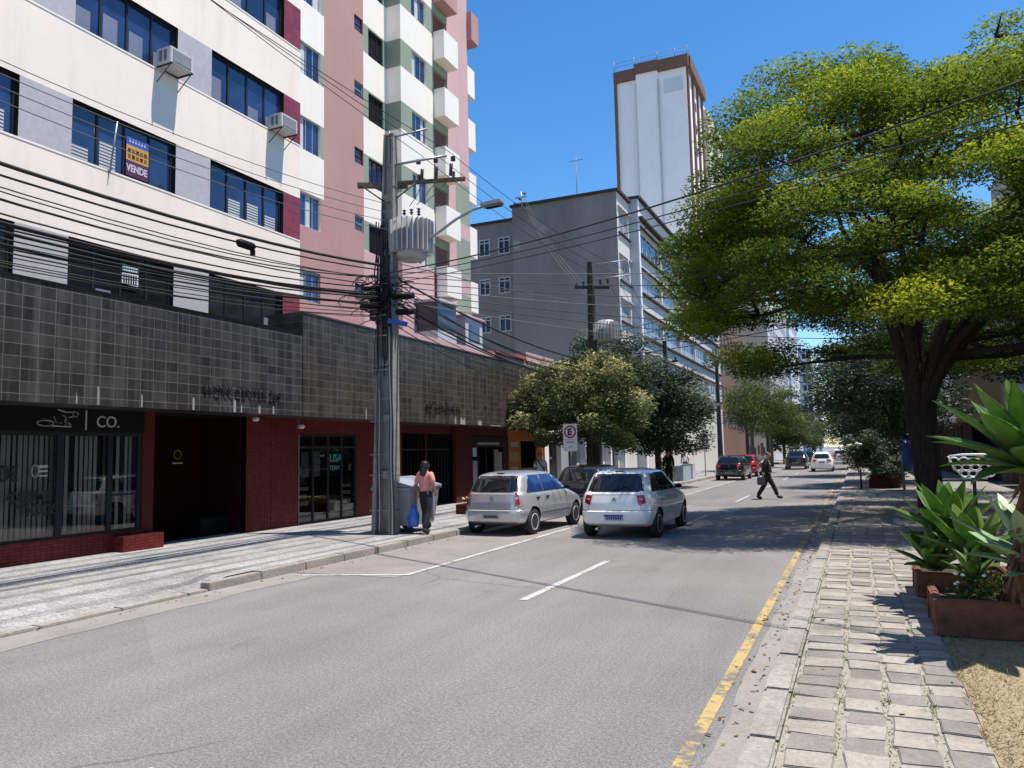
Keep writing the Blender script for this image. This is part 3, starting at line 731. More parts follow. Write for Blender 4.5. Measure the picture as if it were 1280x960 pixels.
mb.build('sticker', shopw)
mb = MB(); mb.box(BX+.002,BX+.02,7.86,8.02,1.60,2.0,'letter_grey'); mb.box(BX+.021,BX+.024,7.88,8.0,1.63,1.97,'black'); mb.build('notice_frame', ob)
mb = MB()
mb.lathe([(.05,0),(.05,.10),(.035,.13)], 'sign_white', (BX+.45,13.55,2.74), 10, 'x'); mb.box(BX+.42,BX+.46,13.53,13.57,2.75,2.83,'iron_grey')
tag(mb.build('security_camera'), 'small white camera under the stone fascia, nearer the dark entrance', 'camera', 'cameras under the podium')
mb = MB(); mb.lathe([(.055,0),(.055,.12),(.04,.15)], 'sign_white', (BX+.25,15.35,2.62), 10, 'x'); mb.box(BX+.20,BX+.24,15.33,15.37,2.65,2.83,'iron_grey')
tag(mb.build('security_camera'), 'small white camera above the tiled wall left of the glass doors', 'camera', 'cameras under the podium')

# air conditioners (boxes on brackets)
def ac(y, z, label):
    t = thing('air_conditioner', label, 'air conditioner', (BX, y, z), 0, 'window air conditioners on the cream facade')
    b_ = MB(); b_.box(BX+.002, BX+.42, y-.30, y+.30, z, z+.36, 'ac_white'); b_.build('casing', t, bevel=.015)
    g = MB(); g.box(BX+.421, BX+.427, y-.24, y+.24, z+.05, z+.31, 'ac_grille')
    for k in range(9): g.box(BX+.428, BX+.433, y-.24, y+.24, z+.062+k*.028, z+.072+k*.028, 'ac_white')
    g.build('grille', t)
    s_ = MB()
    for k in range(2): s_.box(BX+.10+.13*k, BX+.18+.13*k, y-.305, y-.301, z+.06, z+.30, 'ac_grille')
    s_.build('vent', t)
    for s in (-1, 1):
        k_ = MB(); k_.box(BX+.003, BX+.44, y+s*.27-.012, y+s*.27+.012, z-.03, z-.004, 'iron'); k_.tube([(BX+.40,y+s*.27,z-.02),(BX+.004,y+s*.27,z-.34)], .011, 'iron', 5)
        k_.build('bracket', t)
    return t
ac(11.38, 10.08, 'white air conditioner below the third floor window, nearer the camera')
ac(14.75, 10.02, 'white air conditioner beside the maroon tiles, farther along the cream wall')
for (y, z) in ((11.38, 10.08),(14.75,10.02)): pass
# posters hanging in the office windows
t = thing('sale_poster', 'blue orange and purple poster reading VENDE in a cream building window', 'poster', (BX-.10, 10.80, 7.6))
mb = MB(); X = BX-.085
mb.box(X, X+.004, 10.49, 11.02, 7.56, 7.88, 'sign_purple'); mb.box(X, X+.004, 10.49, 11.02, 7.88, 8.20, 'sign_yellow'); mb.box(X, X+.004, 10.49, 11.02, 8.20, 8.38, 'sign_blue'); mb.build('board', t)
text_mesh('lettering', 'VENDE', .20, 'sign_mauve', (X+.008, 10.50, 7.66), (0,1,0), (0,0,1), .004, t, bold=.008, xs=.78)
mb = MB()
for r_ in range(2):
    for k in range(5): mb.box(X+.005, X+.007, 10.53+k*.095, 10.595+k*.095, 7.93+r_*.12, 8.01+r_*.12, 'dark_red' if (k+r_)%2 else 'wall_brown')
for k in range(6): mb.box(X+.005, X+.007, 10.55+k*.07, 10.59+k*.07, 8.26, 8.33, 'far_blue')
mb.build('print', t)
t = thing('rent_notice', 'small pale green and white notice in the lowest office window', 'notice', (BX-.10, 10.62, 5.1))
mb = MB(); mb.box(X, X+.004, 10.46, 10.84, 5.34, 5.58, 'sign_white'); mb.box(X, X+.004, 10.46, 10.84, 5.58, 5.74, 'sign_green'); mb.build('board', t)
mb = MB()
for r_,(z,h) in enumerate(((5.37,.07),(5.47,.08),(5.61,.04),(5.68,.03))):
    for k in range(6): mb.box(X+.005, X+.007, 10.49+k*.055, 10.525+k*.055, z, z+h, 'letter_dark' if r_ < 2 else 'sign_white')
mb.build('print', t)
mb = MB(); mb.tube([(BX+.02,10.05,7.42),(BX+.20,10.05,8.42)], .018, 'galv', 6); mb.tube([(BX,10.05,7.46),(BX+.10,10.05,7.50)], .012, 'galv', 5)
tag(mb.build('flag_pole'), 'thin bare metal flag pole leaning out from the window sill', 'pole')

# ============================================================ APARTMENT BUILDING (pink tower set back over the brown stone podium)
ab = thing('apartment_building', 'pink, white and sage apartment tower over a brownish stone podium with shops', 'building', (-14, 24, .15))
AX, AB = -17.0, -16.3
P = 2.68; gt = [8.32+P*k for k in range(7)]; gb = [7.14+P*k for k in range(7)]        # sage bands
TOP = 26.5
w1 = [(20.55,21.66,z-.12 if k else z,z+1.08) for k,z in enumerate([7.21+2.72*i for i in range(7)])]
sw_ = [(23.72,24.30,7.72+P*i+.05,8.34+P*i+.05) for i in range(7)]
w2 = [(24.66,25.72,b_-.02,t-.06) for b_,t in zip(gb,gt)]
def pmat(y, z):
    if y < 21.86:
        if z < 11.05: return 'wall_pink'
        return 'wall_sage' if (y > 21.62 and any(a < z < d for _,_,a,d in w1)) else 'wall_cream_b'
    if y < 24.32: return 'wall_pink'
    if z < 9.8: return 'wall_pink_lt'
    return 'wall_sage' if any(b_ < z < t for b_,t in zip(gb,gt)) else 'wall_cream_b'
pmat.breaks = ([21.62,21.86,24.32],[11.05,9.8]+gb+gt)
mb = MB(); facade_x(mb, AX, 15.7, 25.95, 4.5, TOP, w1+sw_+w2, pmat, .12)
# the bay
w3 = [(26.82,28.02,b_+.02,t-.05) for b_,t in zip(gb,gt)]; dr = [(28.66,29.92,b_-.75,t-.02) for b_,t in zip(gb,gt)]
def bmat(y, z):
    if y > 29.92 or z < 9.8: 
        if 30.0 < y and any(b_+.1 < z < t+.9 for b_,t in zip(gb[:3],gt[:3])) and y > 30.6: return 'wall_sage'
        return 'wall_pink_lt' if y < 29 or z < 9.8 else 'wall_pink_lt'
    if y > 28.62: return 'wall_sage'
    return 'wall_sage' if any(b_ < z < t for b_,t in zip(gb,gt)) else 'wall_cream_b'
bmat.breaks = ([28.62,29.92,30.6],[9.8]+gb+gt+[t+.9 for t in gt[:3]]+[b_+.1 for b_ in gb[:3]])
facade_x(mb, AB, 25.95, 32.0, 4.5, TOP, w3+dr, bmat, .14)
# return face of the bay towards the camera
zs = [4.5,9.8]+[v for p_ in zip(gb,gt) for v in p_ if v > 9.8]+[TOP]; zs = sorted(zs)
for i in range(len(zs)-1):
    zc = (zs[i]+zs[i+1])/2; mt = 'wall_pink_lt' if zc < 9.8 else ('wall_sage' if any(b_ < zc < t for b_,t in zip(gb,gt)) else 'wall_cream_b')
    mb.quad((AX,25.95,zs[i]),(AB,25.95,zs[i]),(AB,25.95,zs[i+1]),(AX,25.95,zs[i+1]), mt)
mb.quad((AB,32,4.5),(-27,32,4.5),(-27,32,TOP),(AB,32,TOP),'wall_pink'); mb.quad((-27,15.7,TOP),(AB,15.7,TOP),(AB,32,TOP),(-27,32,TOP),'wall_pink')
mb.quad((AX,15.7,4.5),(-27,15.7,4.5),(-27,15.7,TOP),(AX,15.7,TOP),'wall_pink')
mb.box(-16.9,-16.25,28.62-.1,29.98,4.5,9.75,'dark_red','bt')
mb.build('wall', ab)
rnd = random.Random(31)
def curtain(w_, X, a, b_, c, d):
    L = (b_-a); s0 = rnd.choice((0,.32,.64)); q = MB(); q.box(X+.006, X+.010, a+.05+L*s0, a+.05+L*(s0+rnd.uniform(.18,.3)), c+.05, d-.05, 'blind'); q.build('curtain', w_)
for i,(a,b_,c,d) in enumerate(w1): curtain(win_x(ab, AX-.10, a,b_,c,d, 3,1,'alu','glass_blue',.05,pane=False), AX-.10, a,b_,c,d)
for i,(a,b_,c,d) in enumerate(sw_): win_x(ab, AX-.08, a,b_,c,d, 1,2,'alu' if i%2 else 'dark_red','glass_mid',.05,pane=False)
for i,(a,b_,c,d) in enumerate(w2): win_x(ab, AX-.10, a,b_,c,d, 3,1,'frame_dark','glass_blue' if i in (2,5) else 'black',.05,pane=False)
for i,(a,b_,c,d) in enumerate(w3): curtain(win_x(ab, AB-.11, a,b_,c,d, 3,1,'alu','glass_blue',.05,pane=False), AB-.11, a,b_,c,d)
mb = MB()
for (a,b_,c,d) in dr: mb.quad((AB-.9,a,c),(AB-.9,b_,c),(AB-.9,b_,d),(AB-.9,a,d),'glass_dark')
mb.build('balcony_recess', ab)
for i,t in enumerate(gt):                       # white balcony boxes on the corner
    if i == 0: continue
    zb, zt = gb[i]-1.15, gb[i]+.16
    b_ = MB(); mt = 'wall_cream_b' if i < 6 else 'wall_pink'
    b_.box(AB+.002, -15.74, 28.66, 29.98, zb, zt, mt); b_.build('balcony', ab, bevel=.01)
    b_ = MB(); b_.box(-17.6, -16.32 if i < 6 else -16.05, 32.004, 32.8, zb-.1, zt+.05, mt); b_.build('balcony', ab, bevel=.01)
# enclosed veranda low on the tower
mb = MB(); mb.box(AB+.003,-15.3,27.0,28.6,6.1,6.9,'wall_grey_lt'); mb.box(AB+.003,-15.3,27.0,28.6,6.9,8.1,'glass_mid'); mb.box(AB+.003,-15.15,26.9,28.7,8.1,8.2,'wall_grey_lt')
mb.build('veranda', ab)
mb = MB(); mb.box(AB+.003,-15.7,30.2,31.9,6.2,8.0,'wall_grey_lt'); mb.box(-15.699,-15.69,30.5,31.6,6.9,7.7,'glass_mid'); mb.box(AB+.003,-15.6,30.1,32.0,8.0,8.08,'wall_pink_lt'); mb.build('veranda', ab)
# podium, its parapet and shopfronts
mb = MB(); mb.box(BX-.2, FX, 14.64, 32.2, 2.83, 5.32, 'granite_brown'); mb.box(BX-.2, FX+.02, 14.64, 32.2, 5.32, 5.36, 'wall_dark'); mb.build('podium_cladding', ab)
mb = MB(); mb.box(-24,-13.16,14.7,32.1,4.2,4.5,'concrete'); mb.build('terrace', ab)
mb = MB(); mb.box(-13.1,-12.75,19.5,32.15,5.0,5.75,'wall_pink_lt'); mb.build('parapet', ab)
mb = MB(); mb.box(-13.15,-12.70,30.0,33.3,5.76,6.15,'wall_pink_lt')
mb.build('parapet', ab)
mb = MB(); mb.box(-13.4,-12.65,27.0,29.9,5.76,5.83,'clay_tile')
for k in range(24): mb.tube([(-13.4,27.06+k*.12,5.86),(-12.62,27.06+k*.12,5.80)], .05, 'clay_tile', 6)
mb.build('tile_capping', ab)
mb = MB()
for y,w_,h in ((17.2,.05,.35),(17.9,.04,.3),(18.2,.25,.22),(18.3,.04,.45),(18.75,.05,.4),(22.2,.12,.30),(22.6,.35,.24),(23.9,.30,.22),(26.6,.05,.25),(27.9,.1,.22),(24.9,.9,.02)):
    runmark(mb, y, w_, h)
mb.build('stain', ab)
text_mesh('lettering', 'ED. CONDOR 26', .28, 'letter_dark', (FX+.03, 20.35, 3.22), (0,1,0), (0,0,1), .02, ab, bold=0, xs=1.05)
mb = MB()
def red(a, b_, z0=Z0-.1, z1=2.83, x=BX, mt='tile_red'): mb.box(x-.15, x, a, b_, z0, z1, mt)
red(14.64,15.595); red(15.597,18.097,2.46); red(18.10,20.50); red(20.5,23.8,2.55,2.83,BX,'dark_red'); 
mb.box(BX-.15,BX+.12,23.8,25.1,Z0-.1,2.83,'dark_red'); red(25.102,28.4,2.525); red(28.0,28.498,Z0-.1,2.52); red(32.2,32.5)
mb.build('base_wall', ab)
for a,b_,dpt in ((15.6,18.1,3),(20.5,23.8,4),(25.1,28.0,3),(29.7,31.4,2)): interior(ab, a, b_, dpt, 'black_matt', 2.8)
# glazed double door of the second shop
d_ = MB(); ya, yb = 15.60, 18.10
for y in (15.60,16.20,16.82,17.42,18.04): d_.box(BX-.06, BX-.012, y, y+.06, Z0, 2.46, 'frame_dark')
for z in (Z0, 2.08, 2.40): d_.box(BX-.06, BX-.015, 15.66, 18.04, z, z+.06, 'frame_dark')
gd = d_.build('glass_door', ab)
mb = MB(); mb.quad((BX-.035,ya,Z0),(BX-.035,yb,Z0),(BX-.035,yb,2.46),(BX-.035,ya,2.46),'glass_clear'); mb.build('pane', gd)
mb = MB()
for (a,b_,c,d) in ((15.85,16.14,1.35,2.0),(16.30,16.60,1.35,2.0),(15.7,16.0,1.42,1.62),(15.7,16.14,1.0,1.1),(15.72,16.10,.82,.9),(15.68,16.14,.62,.72),(17.50,17.98,1.02,1.1),(17.46,17.98,.82,.92),(17.46,17.98,.58,.70),(17.46,17.98,.36,.46),(16.9,17.36,.28,.72),(16.3,16.74,.26,.40),(17.84,17.98,1.45,1.65)):
    mb.box(BX-.10, BX-.095, a, b_, c, d, 'letter_grey')
mb.build('poster', gd)
text_mesh('window_lettering', 'USA', .30, 'sign_green', (BX-.024, 16.92, 1.72), (0,1,0), (0,0,1), .004, gd, bold=.006)
text_mesh('window_lettering', 'TEAM', .17, 'sign_green', (BX-.024, 16.92, 1.50), (0,1,0), (0,0,1), .004, gd, bold=.003)
# gate of the dark entrance, third shop and orange shop
mb = MB()
for k in range(15): mb.box(BX-.13,BX-.11,20.55+k*.22,20.565+k*.22,Z0,2.55,'frame_dark')
mb.box(BX-.14,BX-.10,20.5,23.8,2.0,2.06,'frame_dark'); mb.box(BX-.14,BX-.10,22.1,22.2,Z0,2.55,'dark_red'); mb.build('gate', ab)
mb = MB(); mb.box(BX-.05,BX+.02,25.15,28.0,2.1,2.5,'frame_dark'); mb.box(BX+.021,BX+.03,25.7,27.6,2.18,2.28,'letter_grey'); sbb = mb.build('sign_board', ab)
mb = MB()
for a,b_,c,d,mt in ((25.15,25.75,.7,1.6,'letter_grey'),(25.15,25.7,1.75,2.08,'sign_white'),(27.2,27.6,.6,2.0,'letter_grey'),(27.62,27.95,.5,1.9,'blind')): mb.box(BX-.06,BX-.03,a,b_,c,d,mt)
for y in (25.78,26.5,27.15): mb.box(BX-.08,BX-.02,y,y+.06,Z0,2.1,'frame_dark')
mb.build('shop_window', ab)
mb = MB(); mb.box(BX-.12,BX+.03,28.5,29.7,Z0,2.8,'wall_orange'); mb.box(BX-.12,BX+.03,31.4,32.2,Z0,2.8,'wall_orange'); mb.box(BX-.12,BX+.028,29.7,31.4,2.35,2.8,'wall_orange')
mb.box(BX-.13,BX-.03,29.7,31.4,Z0,1.2,'wall_apricot'); mb.build('orange_front', ab)
mb = MB()
for a,b_,c,d,mt in ((28.7,29.4,2.1,2.3,'blind'),(28.6,29.5,1.5,1.9,'sign_yellow'),(28.7,29.4,.9,1.3,'blind')): mb.box(BX+.031,BX+.035,a,b_,c,d,mt)
mb.build('poster', ab)
t = thing('round_sign', 'round black hanging sign with a pale letter E by the orange shopfront', 'sign', (-12.2,30.4,2.35))
mb = MB(); mb.lathe([(.30,-.03),(.30,.03)], 'black', (-12.2,30.4,2.35), 24, 'y'); mb.tube([(-12.9,30.4,2.7),(-12.2,30.4,2.7)],.015,'iron',5); mb.build('disc', t)
mb = MB()
for k in range(24):
    a = R(15*k); mb.obox((-12.2+.25*math.cos(a),30.366,2.35+.25*math.sin(a)),(.012*math.cos(a),0,.012*math.sin(a)),(0,.004,0),(-.034*math.sin(a),0,.034*math.cos(a)),'letter_grey')
mb.build('ring', t)
text_mesh('letter', 'E', .36, 'letter_grey', (-12.32,30.364,2.22), (1,0,0), (0,0,1), .004, t)
# ============================================================ LOW SHOPS between the podium and the grey block
t = thing('shop_building', 'low pale shop row between the stone podium and the grey block, behind the trees', 'building', (-12.95, 38, .15))
mb = MB(); ops = [(33.0,34.6,.15,2.3),(35.6,36.8,.15,2.6),(37.6,39.2,.15,2.6),(40.2,41.2,.8,2.4),(42.2,44.2,.15,2.6)]
facade_x(mb, -12.95, 32.5, 45.45, 0, 3.9, ops, lambda y,z: 'wall_bluegrey' if 34.6 < y < 37.2 else ('dark_red' if 39.2 < y < 40.2 else 'wall_white'), .25)
mb.breaks = None
mb.quad((-12.95,32.5,3.9),(-12.95,45.45,3.9),(-22,45.45,3.9),(-22,32.5,3.9),'concrete'); mb.build('wall', t)
mb = MB()
for a,b_,c,d in ops: mb.quad((-13.19,a,c),(-13.19,b_,c),(-13.19,b_,d),(-13.19,a,d),'glass_dark')
mb.build('shop_window', t)
mb = MB(); mb.box(-12.949,-12.85,33.0,34.6,2.35,2.7,'black'); mb.box(-12.849,-12.84,33.3,34.3,2.45,2.58,'letter_grey'); mb.build('sign_board', t)
mb = MB()
for y in (37.35,39.4,41.7,44.6): mb.box(-12.94,-12.6,y-.12,y+.12,.1,3.2,'wall_white')
mb.box(-12.94,-12.3,36.9,45.2,3.2,3.5,'wall_grey_lt'); mb.build('column', t)

# ============================================================ GREY BLOCK
gbk = thing('grey_building', 'grey rendered block with a blank side wall and long cream window bands', 'building', (-12.9, 46, .1))
GT = 18.05
mb = MB(); GX = -12.9
mb.quad((-20.05,45.5,0),(GX,45.5,0),(GX,45.5,GT),(-20.05,45.5,GT),'wall_grey')
rws = [(15.55,17.05),(12.5,14.0),(9.9,11.2),(7.1,8.4)]
f1 = [(45.9,48.0,a,b_) for a,b_ in rws]
facade_x(mb, GX, 45.5, 48.4, 0, GT, f1, 'wall_plaster', .15)
mb.quad((GX,48.4,0),(-12.35,48.4,0),(-12.35,48.4,18.35),(GX,48.4,18.35),'wall_grey_lt')
wr = [(14.75,16.45),(12.15,13.65),(9.3,10.85),(6.5,8.1)]
yy = 49.0; f2 = []
while yy < 79: 
    for a,b_ in wr: f2.append((yy,min(yy+5.6,79.5),a,b_))
    yy += 6.0
facade_x(mb, -12.35, 48.4, 80, 0, 18.35, f2, 'wall_plaster', .2)
mb.quad((-12.35,80,0),(-30,80,0),(-30,80,18.35),(-12.35,80,18.35),'wall_grey')
mb.quad((GX,45.5,GT),(GX,48.4,GT),(-20.05,48.4,GT),(-20.05,45.5,GT),'concrete'); mb.quad((-12.35,48.4,18.35),(-12.35,80,18.35),(-30,80,18.35),(-30,48.4,18.35),'concrete')
mb.quad((-20.05,45.5,0),(-20.05,48.0,0),(-20.05,48.0,GT),(-20.05,45.5,GT),'wall_grey')
gw = [(-23.75,-22.9),(-22.25,-21.35),(-25.3,-24.5)]; gz = [(15.75,16.95),(12.95,14.1),(10.25,11.4),(7.5,8.6)]
xs = sorted({-30,-20.05}|{v for a in gw for v in a}); zs2 = sorted({0,GT-.02}|{v for a in gz for v in a})
for i in range(len(xs)-1):
    for j in range(len(zs2)-1):
        xc, zc = (xs[i]+xs[i+1])/2, (zs2[j]+zs2[j+1])/2
        if any(a < xc < b_ for a,b_ in gw) and any(c < zc < d for c,d in gz): continue
        mb.quad((xs[i],48,zs2[j]),(xs[i+1],48,zs2[j]),(xs[i+1],48,zs2[j+1]),(xs[i],48,zs2[j+1]),'wall_grey')
mb.build('wall', gbk)
for a,b_ in gw:
    for c,d in gz: win_y(gbk, 48.08, a,b_,c,d, 2, split=[c+(d-c)*.78], proud=.12, ft=.07)
for a,b_,c,d in f1: win_x(gbk, GX-.14, a,b_,c,d, 3, 1, 'frame_white','glass_pale',.06,pane=False)
for i,(a,b_,c,d) in enumerate(f2): win_x(gbk, -12.35-.19, a,b_,c,d, 5, 1, 'frame_white','glass_pale' if i%4 else 'glass_blue',.10,pane=False)
mb = MB()
for a,b_ in rws: mb.box(GX+.002, GX+.14, 45.7, 48.3, a-.12, a-.02,'wall_dark'); mb.box(GX+.002, GX+.12, 45.7, 48.3, b_+.08, b_+.16,'wall_grey_lt')
for a,b_ in wr: mb.box(-12.348,-12.15,48.7,79.9,a-.14,a-.02,'wall_dark'); mb.box(-12.348,-12.2,48.7,79.9,b_+.06,b_+.14,'wall_dark')
mb.box(-12.348,-12.0,48.45,80,17.0,17.15,'wall_dark'); mb.box(-12.348,-12.28,48.42,48.75,0,18.3,'wall_white')
mb.build('ledge', gbk)
mb = MB(); mb.box(-20.15,-12.75,45.35,45.6,GT,GT+.16,'wall_dark'); mb.box(-12.95,-12.7,45.6,48.3,GT,GT+.16,'wall_dark'); mb.box(-13.0,-12.15,48.25,48.5,18.35,18.5,'wall_dark'); mb.box(-12.5,-12.1,48.5,80.1,18.35,18.5,'wall_dark')
mb.box(-30,-20.1,47.85,48.1,GT-.02,GT+.14,'wall_dark'); mb.build('roof_edge', gbk)
mb = MB(); mb.tube([(-19.2,45.3,17.2),(-19.2,45.1,18.9)],.05,'galv',6)
for k in range(3): mb.box(-19.6,-18.8,45.05,45.15,17.7+k*.4,17.75+k*.4,'galv'); mb.ball((-19.6+.35*k,45.0,18.1+.3*k),.10,'porcelain',8)
mb.build('cable_bracket', gbk)
mb = MB(); mb.tube([(-17,50,18),(-17,50,22.6)],.03,'iron_grey',5); mb.box(-17.5,-16.5,49.98,50.02,22.3,22.33,'iron_grey'); tag(mb.build('antenna'),'thin roof antenna on the grey block','antenna')

# ============================================================ WHITE TOWER
tw = thing('tower_block', 'tall white tower with brown trim rising behind the grey block', 'building', (-21, 92, 0))
mb = MB(); H = 49.0
for (a,b_,y,z) in ((-25.6,-23.0,92.5,H-.2),(-23.0,-20.2,92.0,H+.2),(-20.2,-16.75,92.25,H)):
    mb.box(a,b_,y,116,0,z,'wall_white','b')
mb.box(-20.3,-20.12,91.9,92.3,5,H-1,'wall_grey_lt'); mb.box(-23.06,-22.98,91.95,92.4,5,H-1,'wall_grey_lt'); mb.build('wall', tw)
mb = MB()
mb.box(-25.95,-25.6,92.2,116,0,H+.2,'wall_brown'); mb.box(-25.95,-22.9,92.1,92.6,H-.2,H+1.2,'wall_brown'); mb.box(-23.1,-20.1,91.7,92.3,H+.2,H+1.5,'wall_brown'); mb.box(-20.2,-16.4,91.8,92.4,H,H+1.4,'wall_brown')
for y in (92.4,95.6,98.8,102.0): mb.box(-16.749,-16.5,y,y+.6,0,H+1.3,'wall_brown')
mb.box(-16.9,-16.2,92.5,103.2,H,H+1.4,'wall_brown'); mb.build('trim', tw)
mb = MB(); mb.box(-19.5,-17.2,92.18,92.24,H-2.9,H-1.1,'far_white'); mb.build('faded_panel', tw)
mb = MB()
for k in range(15): mb.box(-16.745,-16.7,97.2,98.2,3.5+k*3,4.6+k*3,'glass_mid')
mb.build('window', tw)
mb = MB()
for z in (H+1.9,H+2.4): mb.tube([(-25.8,92.3,z),(-16.5,92,z)],.025,'iron_grey',4); mb.tube([(-16.5,92,z),(-16.5,103,z)],.025,'iron_grey',4)
for x in (-25.8,-23.2,-20.2,-18,-16.5): mb.tube([(x,92.1,H+1),(x,92.1,H+2.6)],.035,'iron_grey',4)
mb.build('railing', tw)
mb = MB(); mb.box(-24,-16.1,103.4,116,0,H-1,'wall_beige','b')
for k in range(15): mb.box(-16.09,-15.4,106.5,113,2+k*3.1,3.2+k*3.1,'wall_plaster')
mb.build('rear_wing', tw)

# ============================================================ farther blocks, left side of the street
def block_x(name, label, X, W, y0, y1, H, mside, mfront, fl=2.9, ww=1.4, gap=1.1, gl='glass_mid', z0=4.0, side=False, parent_cat='building', win=True):
    t = thing(name, label, parent_cat, (X, (y0+y1)/2, 0)); mb = MB(); s = 1 if W < 0 else -1
    xo = X+W
    mb.quad((X,y0,0),(xo,y0,0),(xo,y0,H),(X,y0,H),mside); mb.quad((X,y1,0),(xo,y1,0),(xo,y1,H),(X,y1,H),mside)
    mb.quad((X,y0,H),(X,y1,H),(xo,y1,H),(xo,y0,H),'concrete')
    ops = []; z = z0
    while z+1.5 < H:
        y = y0+.8
        while y+ww < y1-.4: ops.append((y,y+ww,z,z+1.45)); y += ww+gap
        z += fl
    if not win: ops = []
    facade_x(mb, X, y0, y1, 0, H, ops, mfront, .15, into=-s)
    mb.box(min(X,xo)-.12,max(X,xo)+.12,y0-.12,y1+.12,H,H+.25,mside); mb.build('wall', t)
    for a,b_,c,d in ops:
        f = MB(); Xg = X-s*.13; f.quad((Xg,a,c),(Xg,b_,c),(Xg,b_,d),(Xg,a,d),gl)
        for yy_ in (a,(a+b_)/2-.03,b_-.06): f.box(min(Xg,Xg+s*.05),max(Xg,Xg+s*.05),yy_,yy_+.06,c,d,'frame_white')
        f.build('window', t)
    return t
block_x('brown_building','narrow brown and beige block just beyond the long cream window bands',-12.5,-12,80.3,98,22,'wall_beige','wall_brown')
t = block_x('tan_building','tan block with a blank side wall above the parked red car',-10.9,-5.6,115,150,27,'wall_tan','wall_grey_lt')
mb = MB(); mb.box(-16.45,-10.95,114.8,114.99,0,3.4,'wall_beige'); mb.box(-16.6,-10.8,114.6,115,3.4,3.6,'wall_tan')
for k in range(12): mb.box(-16.0+k*.42,-15.78+k*.42+.1*(k%3),114.78,114.795,.7+.2*(k%2),1.9+.3*(k%3),'wall_brown' if k%3 else 'sign_purple')
mb.build('painted_wall', t)
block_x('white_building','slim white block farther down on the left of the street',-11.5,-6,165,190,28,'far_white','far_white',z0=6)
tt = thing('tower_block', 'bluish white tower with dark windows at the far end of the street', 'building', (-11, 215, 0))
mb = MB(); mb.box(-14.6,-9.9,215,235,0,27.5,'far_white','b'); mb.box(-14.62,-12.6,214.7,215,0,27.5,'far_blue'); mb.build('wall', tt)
for k in range(9):
    for x0 in (-12.1,-11.0): 
        f = MB(); f.box(x0,x0+.8,214.9,214.99,2.5+k*2.8,3.9+k*2.8,'glass_dark'); f.build('window', tt)
t = thing('tower_block', 'low dim block at the far end, just right of the bluish tower', 'building', (-9, 240, 0))
mb = MB(); mb.box(-10.9,-9.2,238,250,0,20,'far_blue','b'); mb.build('wall', t)
mb = MB()
for k in range(6): mb.box(-10.6,-9.5,237.9,237.99,2+k*3,3.2+k*3,'glass_dark')
mb.build('window', t)

# ============================================================ RIGHT SIDE
t = thing('corner_shop', 'shop with an apricot fascia and dark brown gate posts on the right', 'building', (5, 44, .1))
mb = MB(); mb.box(6.4,16,44.2,62,0,8.6,'wall_beige','b'); mb.build('wall', t)
mb = MB(); mb.box(4.55,6.55,44.0,44.12,2.9,5.4,'wall_apricot'); mb.box(4.5,6.6,43.9,44.16,5.4,5.52,'dark_red'); mb.box(4.5,4.62,44.13,60,3.0,5.35,'wall_white'); mb.box(4.62,6.4,44.2,60,2.8,2.95,'wall_brown'); mb.build('fascia', t)
mb = MB(); mb.box(6.38,6.39,44.6,60,5.6,8.2,'glass_blue'); mb.box(4.6,6.38,44.4,44.5,5.6,7.4,'glass_dark'); mb.build('window', t)
mb = MB()
for k in range(9): mb.box(4.9,5.1,44.3+k*1.7,44.5+k*1.7,0,2.8,'wood')
mb.box(5.2,5.25,44.2,60,0,2.8,'black'); mb.build('gate_post', t)
t = thing('tan_apartment_block', 'tan apartment block glimpsed behind the big tree at the right edge', 'building', (7, 40, .1))
mb = MB(); mb.box(6.75,22,41.5,43.8,0,14.5,'wall_tan','b'); mb.build('wall', t)
mb = MB(); mb.box(6.9,9.6,41.38,41.495,3.6,5.5,'far_white'); mb.build('sign_panel', t)
mb = MB()
for i in range(3):
    for j in range(2): mb.box(8.5+3*j,9.9+3*j,41.44,41.49,7.2+2.6*i,8.6+2.6*i,'glass_mid')
mb.build('window', t)
mb = MB()
for k in range(14): mb.box(6.0+.32*k,6.22+.32*k,41.0,41.2,0,2.9,'wood' if k%2 else 'wall_brown')
mb.box(5.9,11,41.1,41.3,2.9,3.2,'wall_brown'); tag(mb.build('fence'),'brown slatted fence behind the agaves on the right','fence')
block_x('beige_building','beige block behind the row of trees on the right pavement',5.2,10,64,96,13,'wall_beige','wall_plaster')
block_x('white_block','tall white block behind the far trees on the right',5.2,12,100,140,14,'wall_white','wall_white')
0 and block_x('orange_building','low orange walled house far down on the right',4.8,9,143,170,8,'wall_orange','wall_beige')
block_x('neighbour_building','unseen tan building added opposite the office block for the reflections in its shop windows',9.0,12,-14,40.5,11,'wall_tan','wall_tan',z0=3.4,ww=1.8,gap=1.3,gl='glass_dark')  # unseen building, added to take the bright horizon out of the shop glass
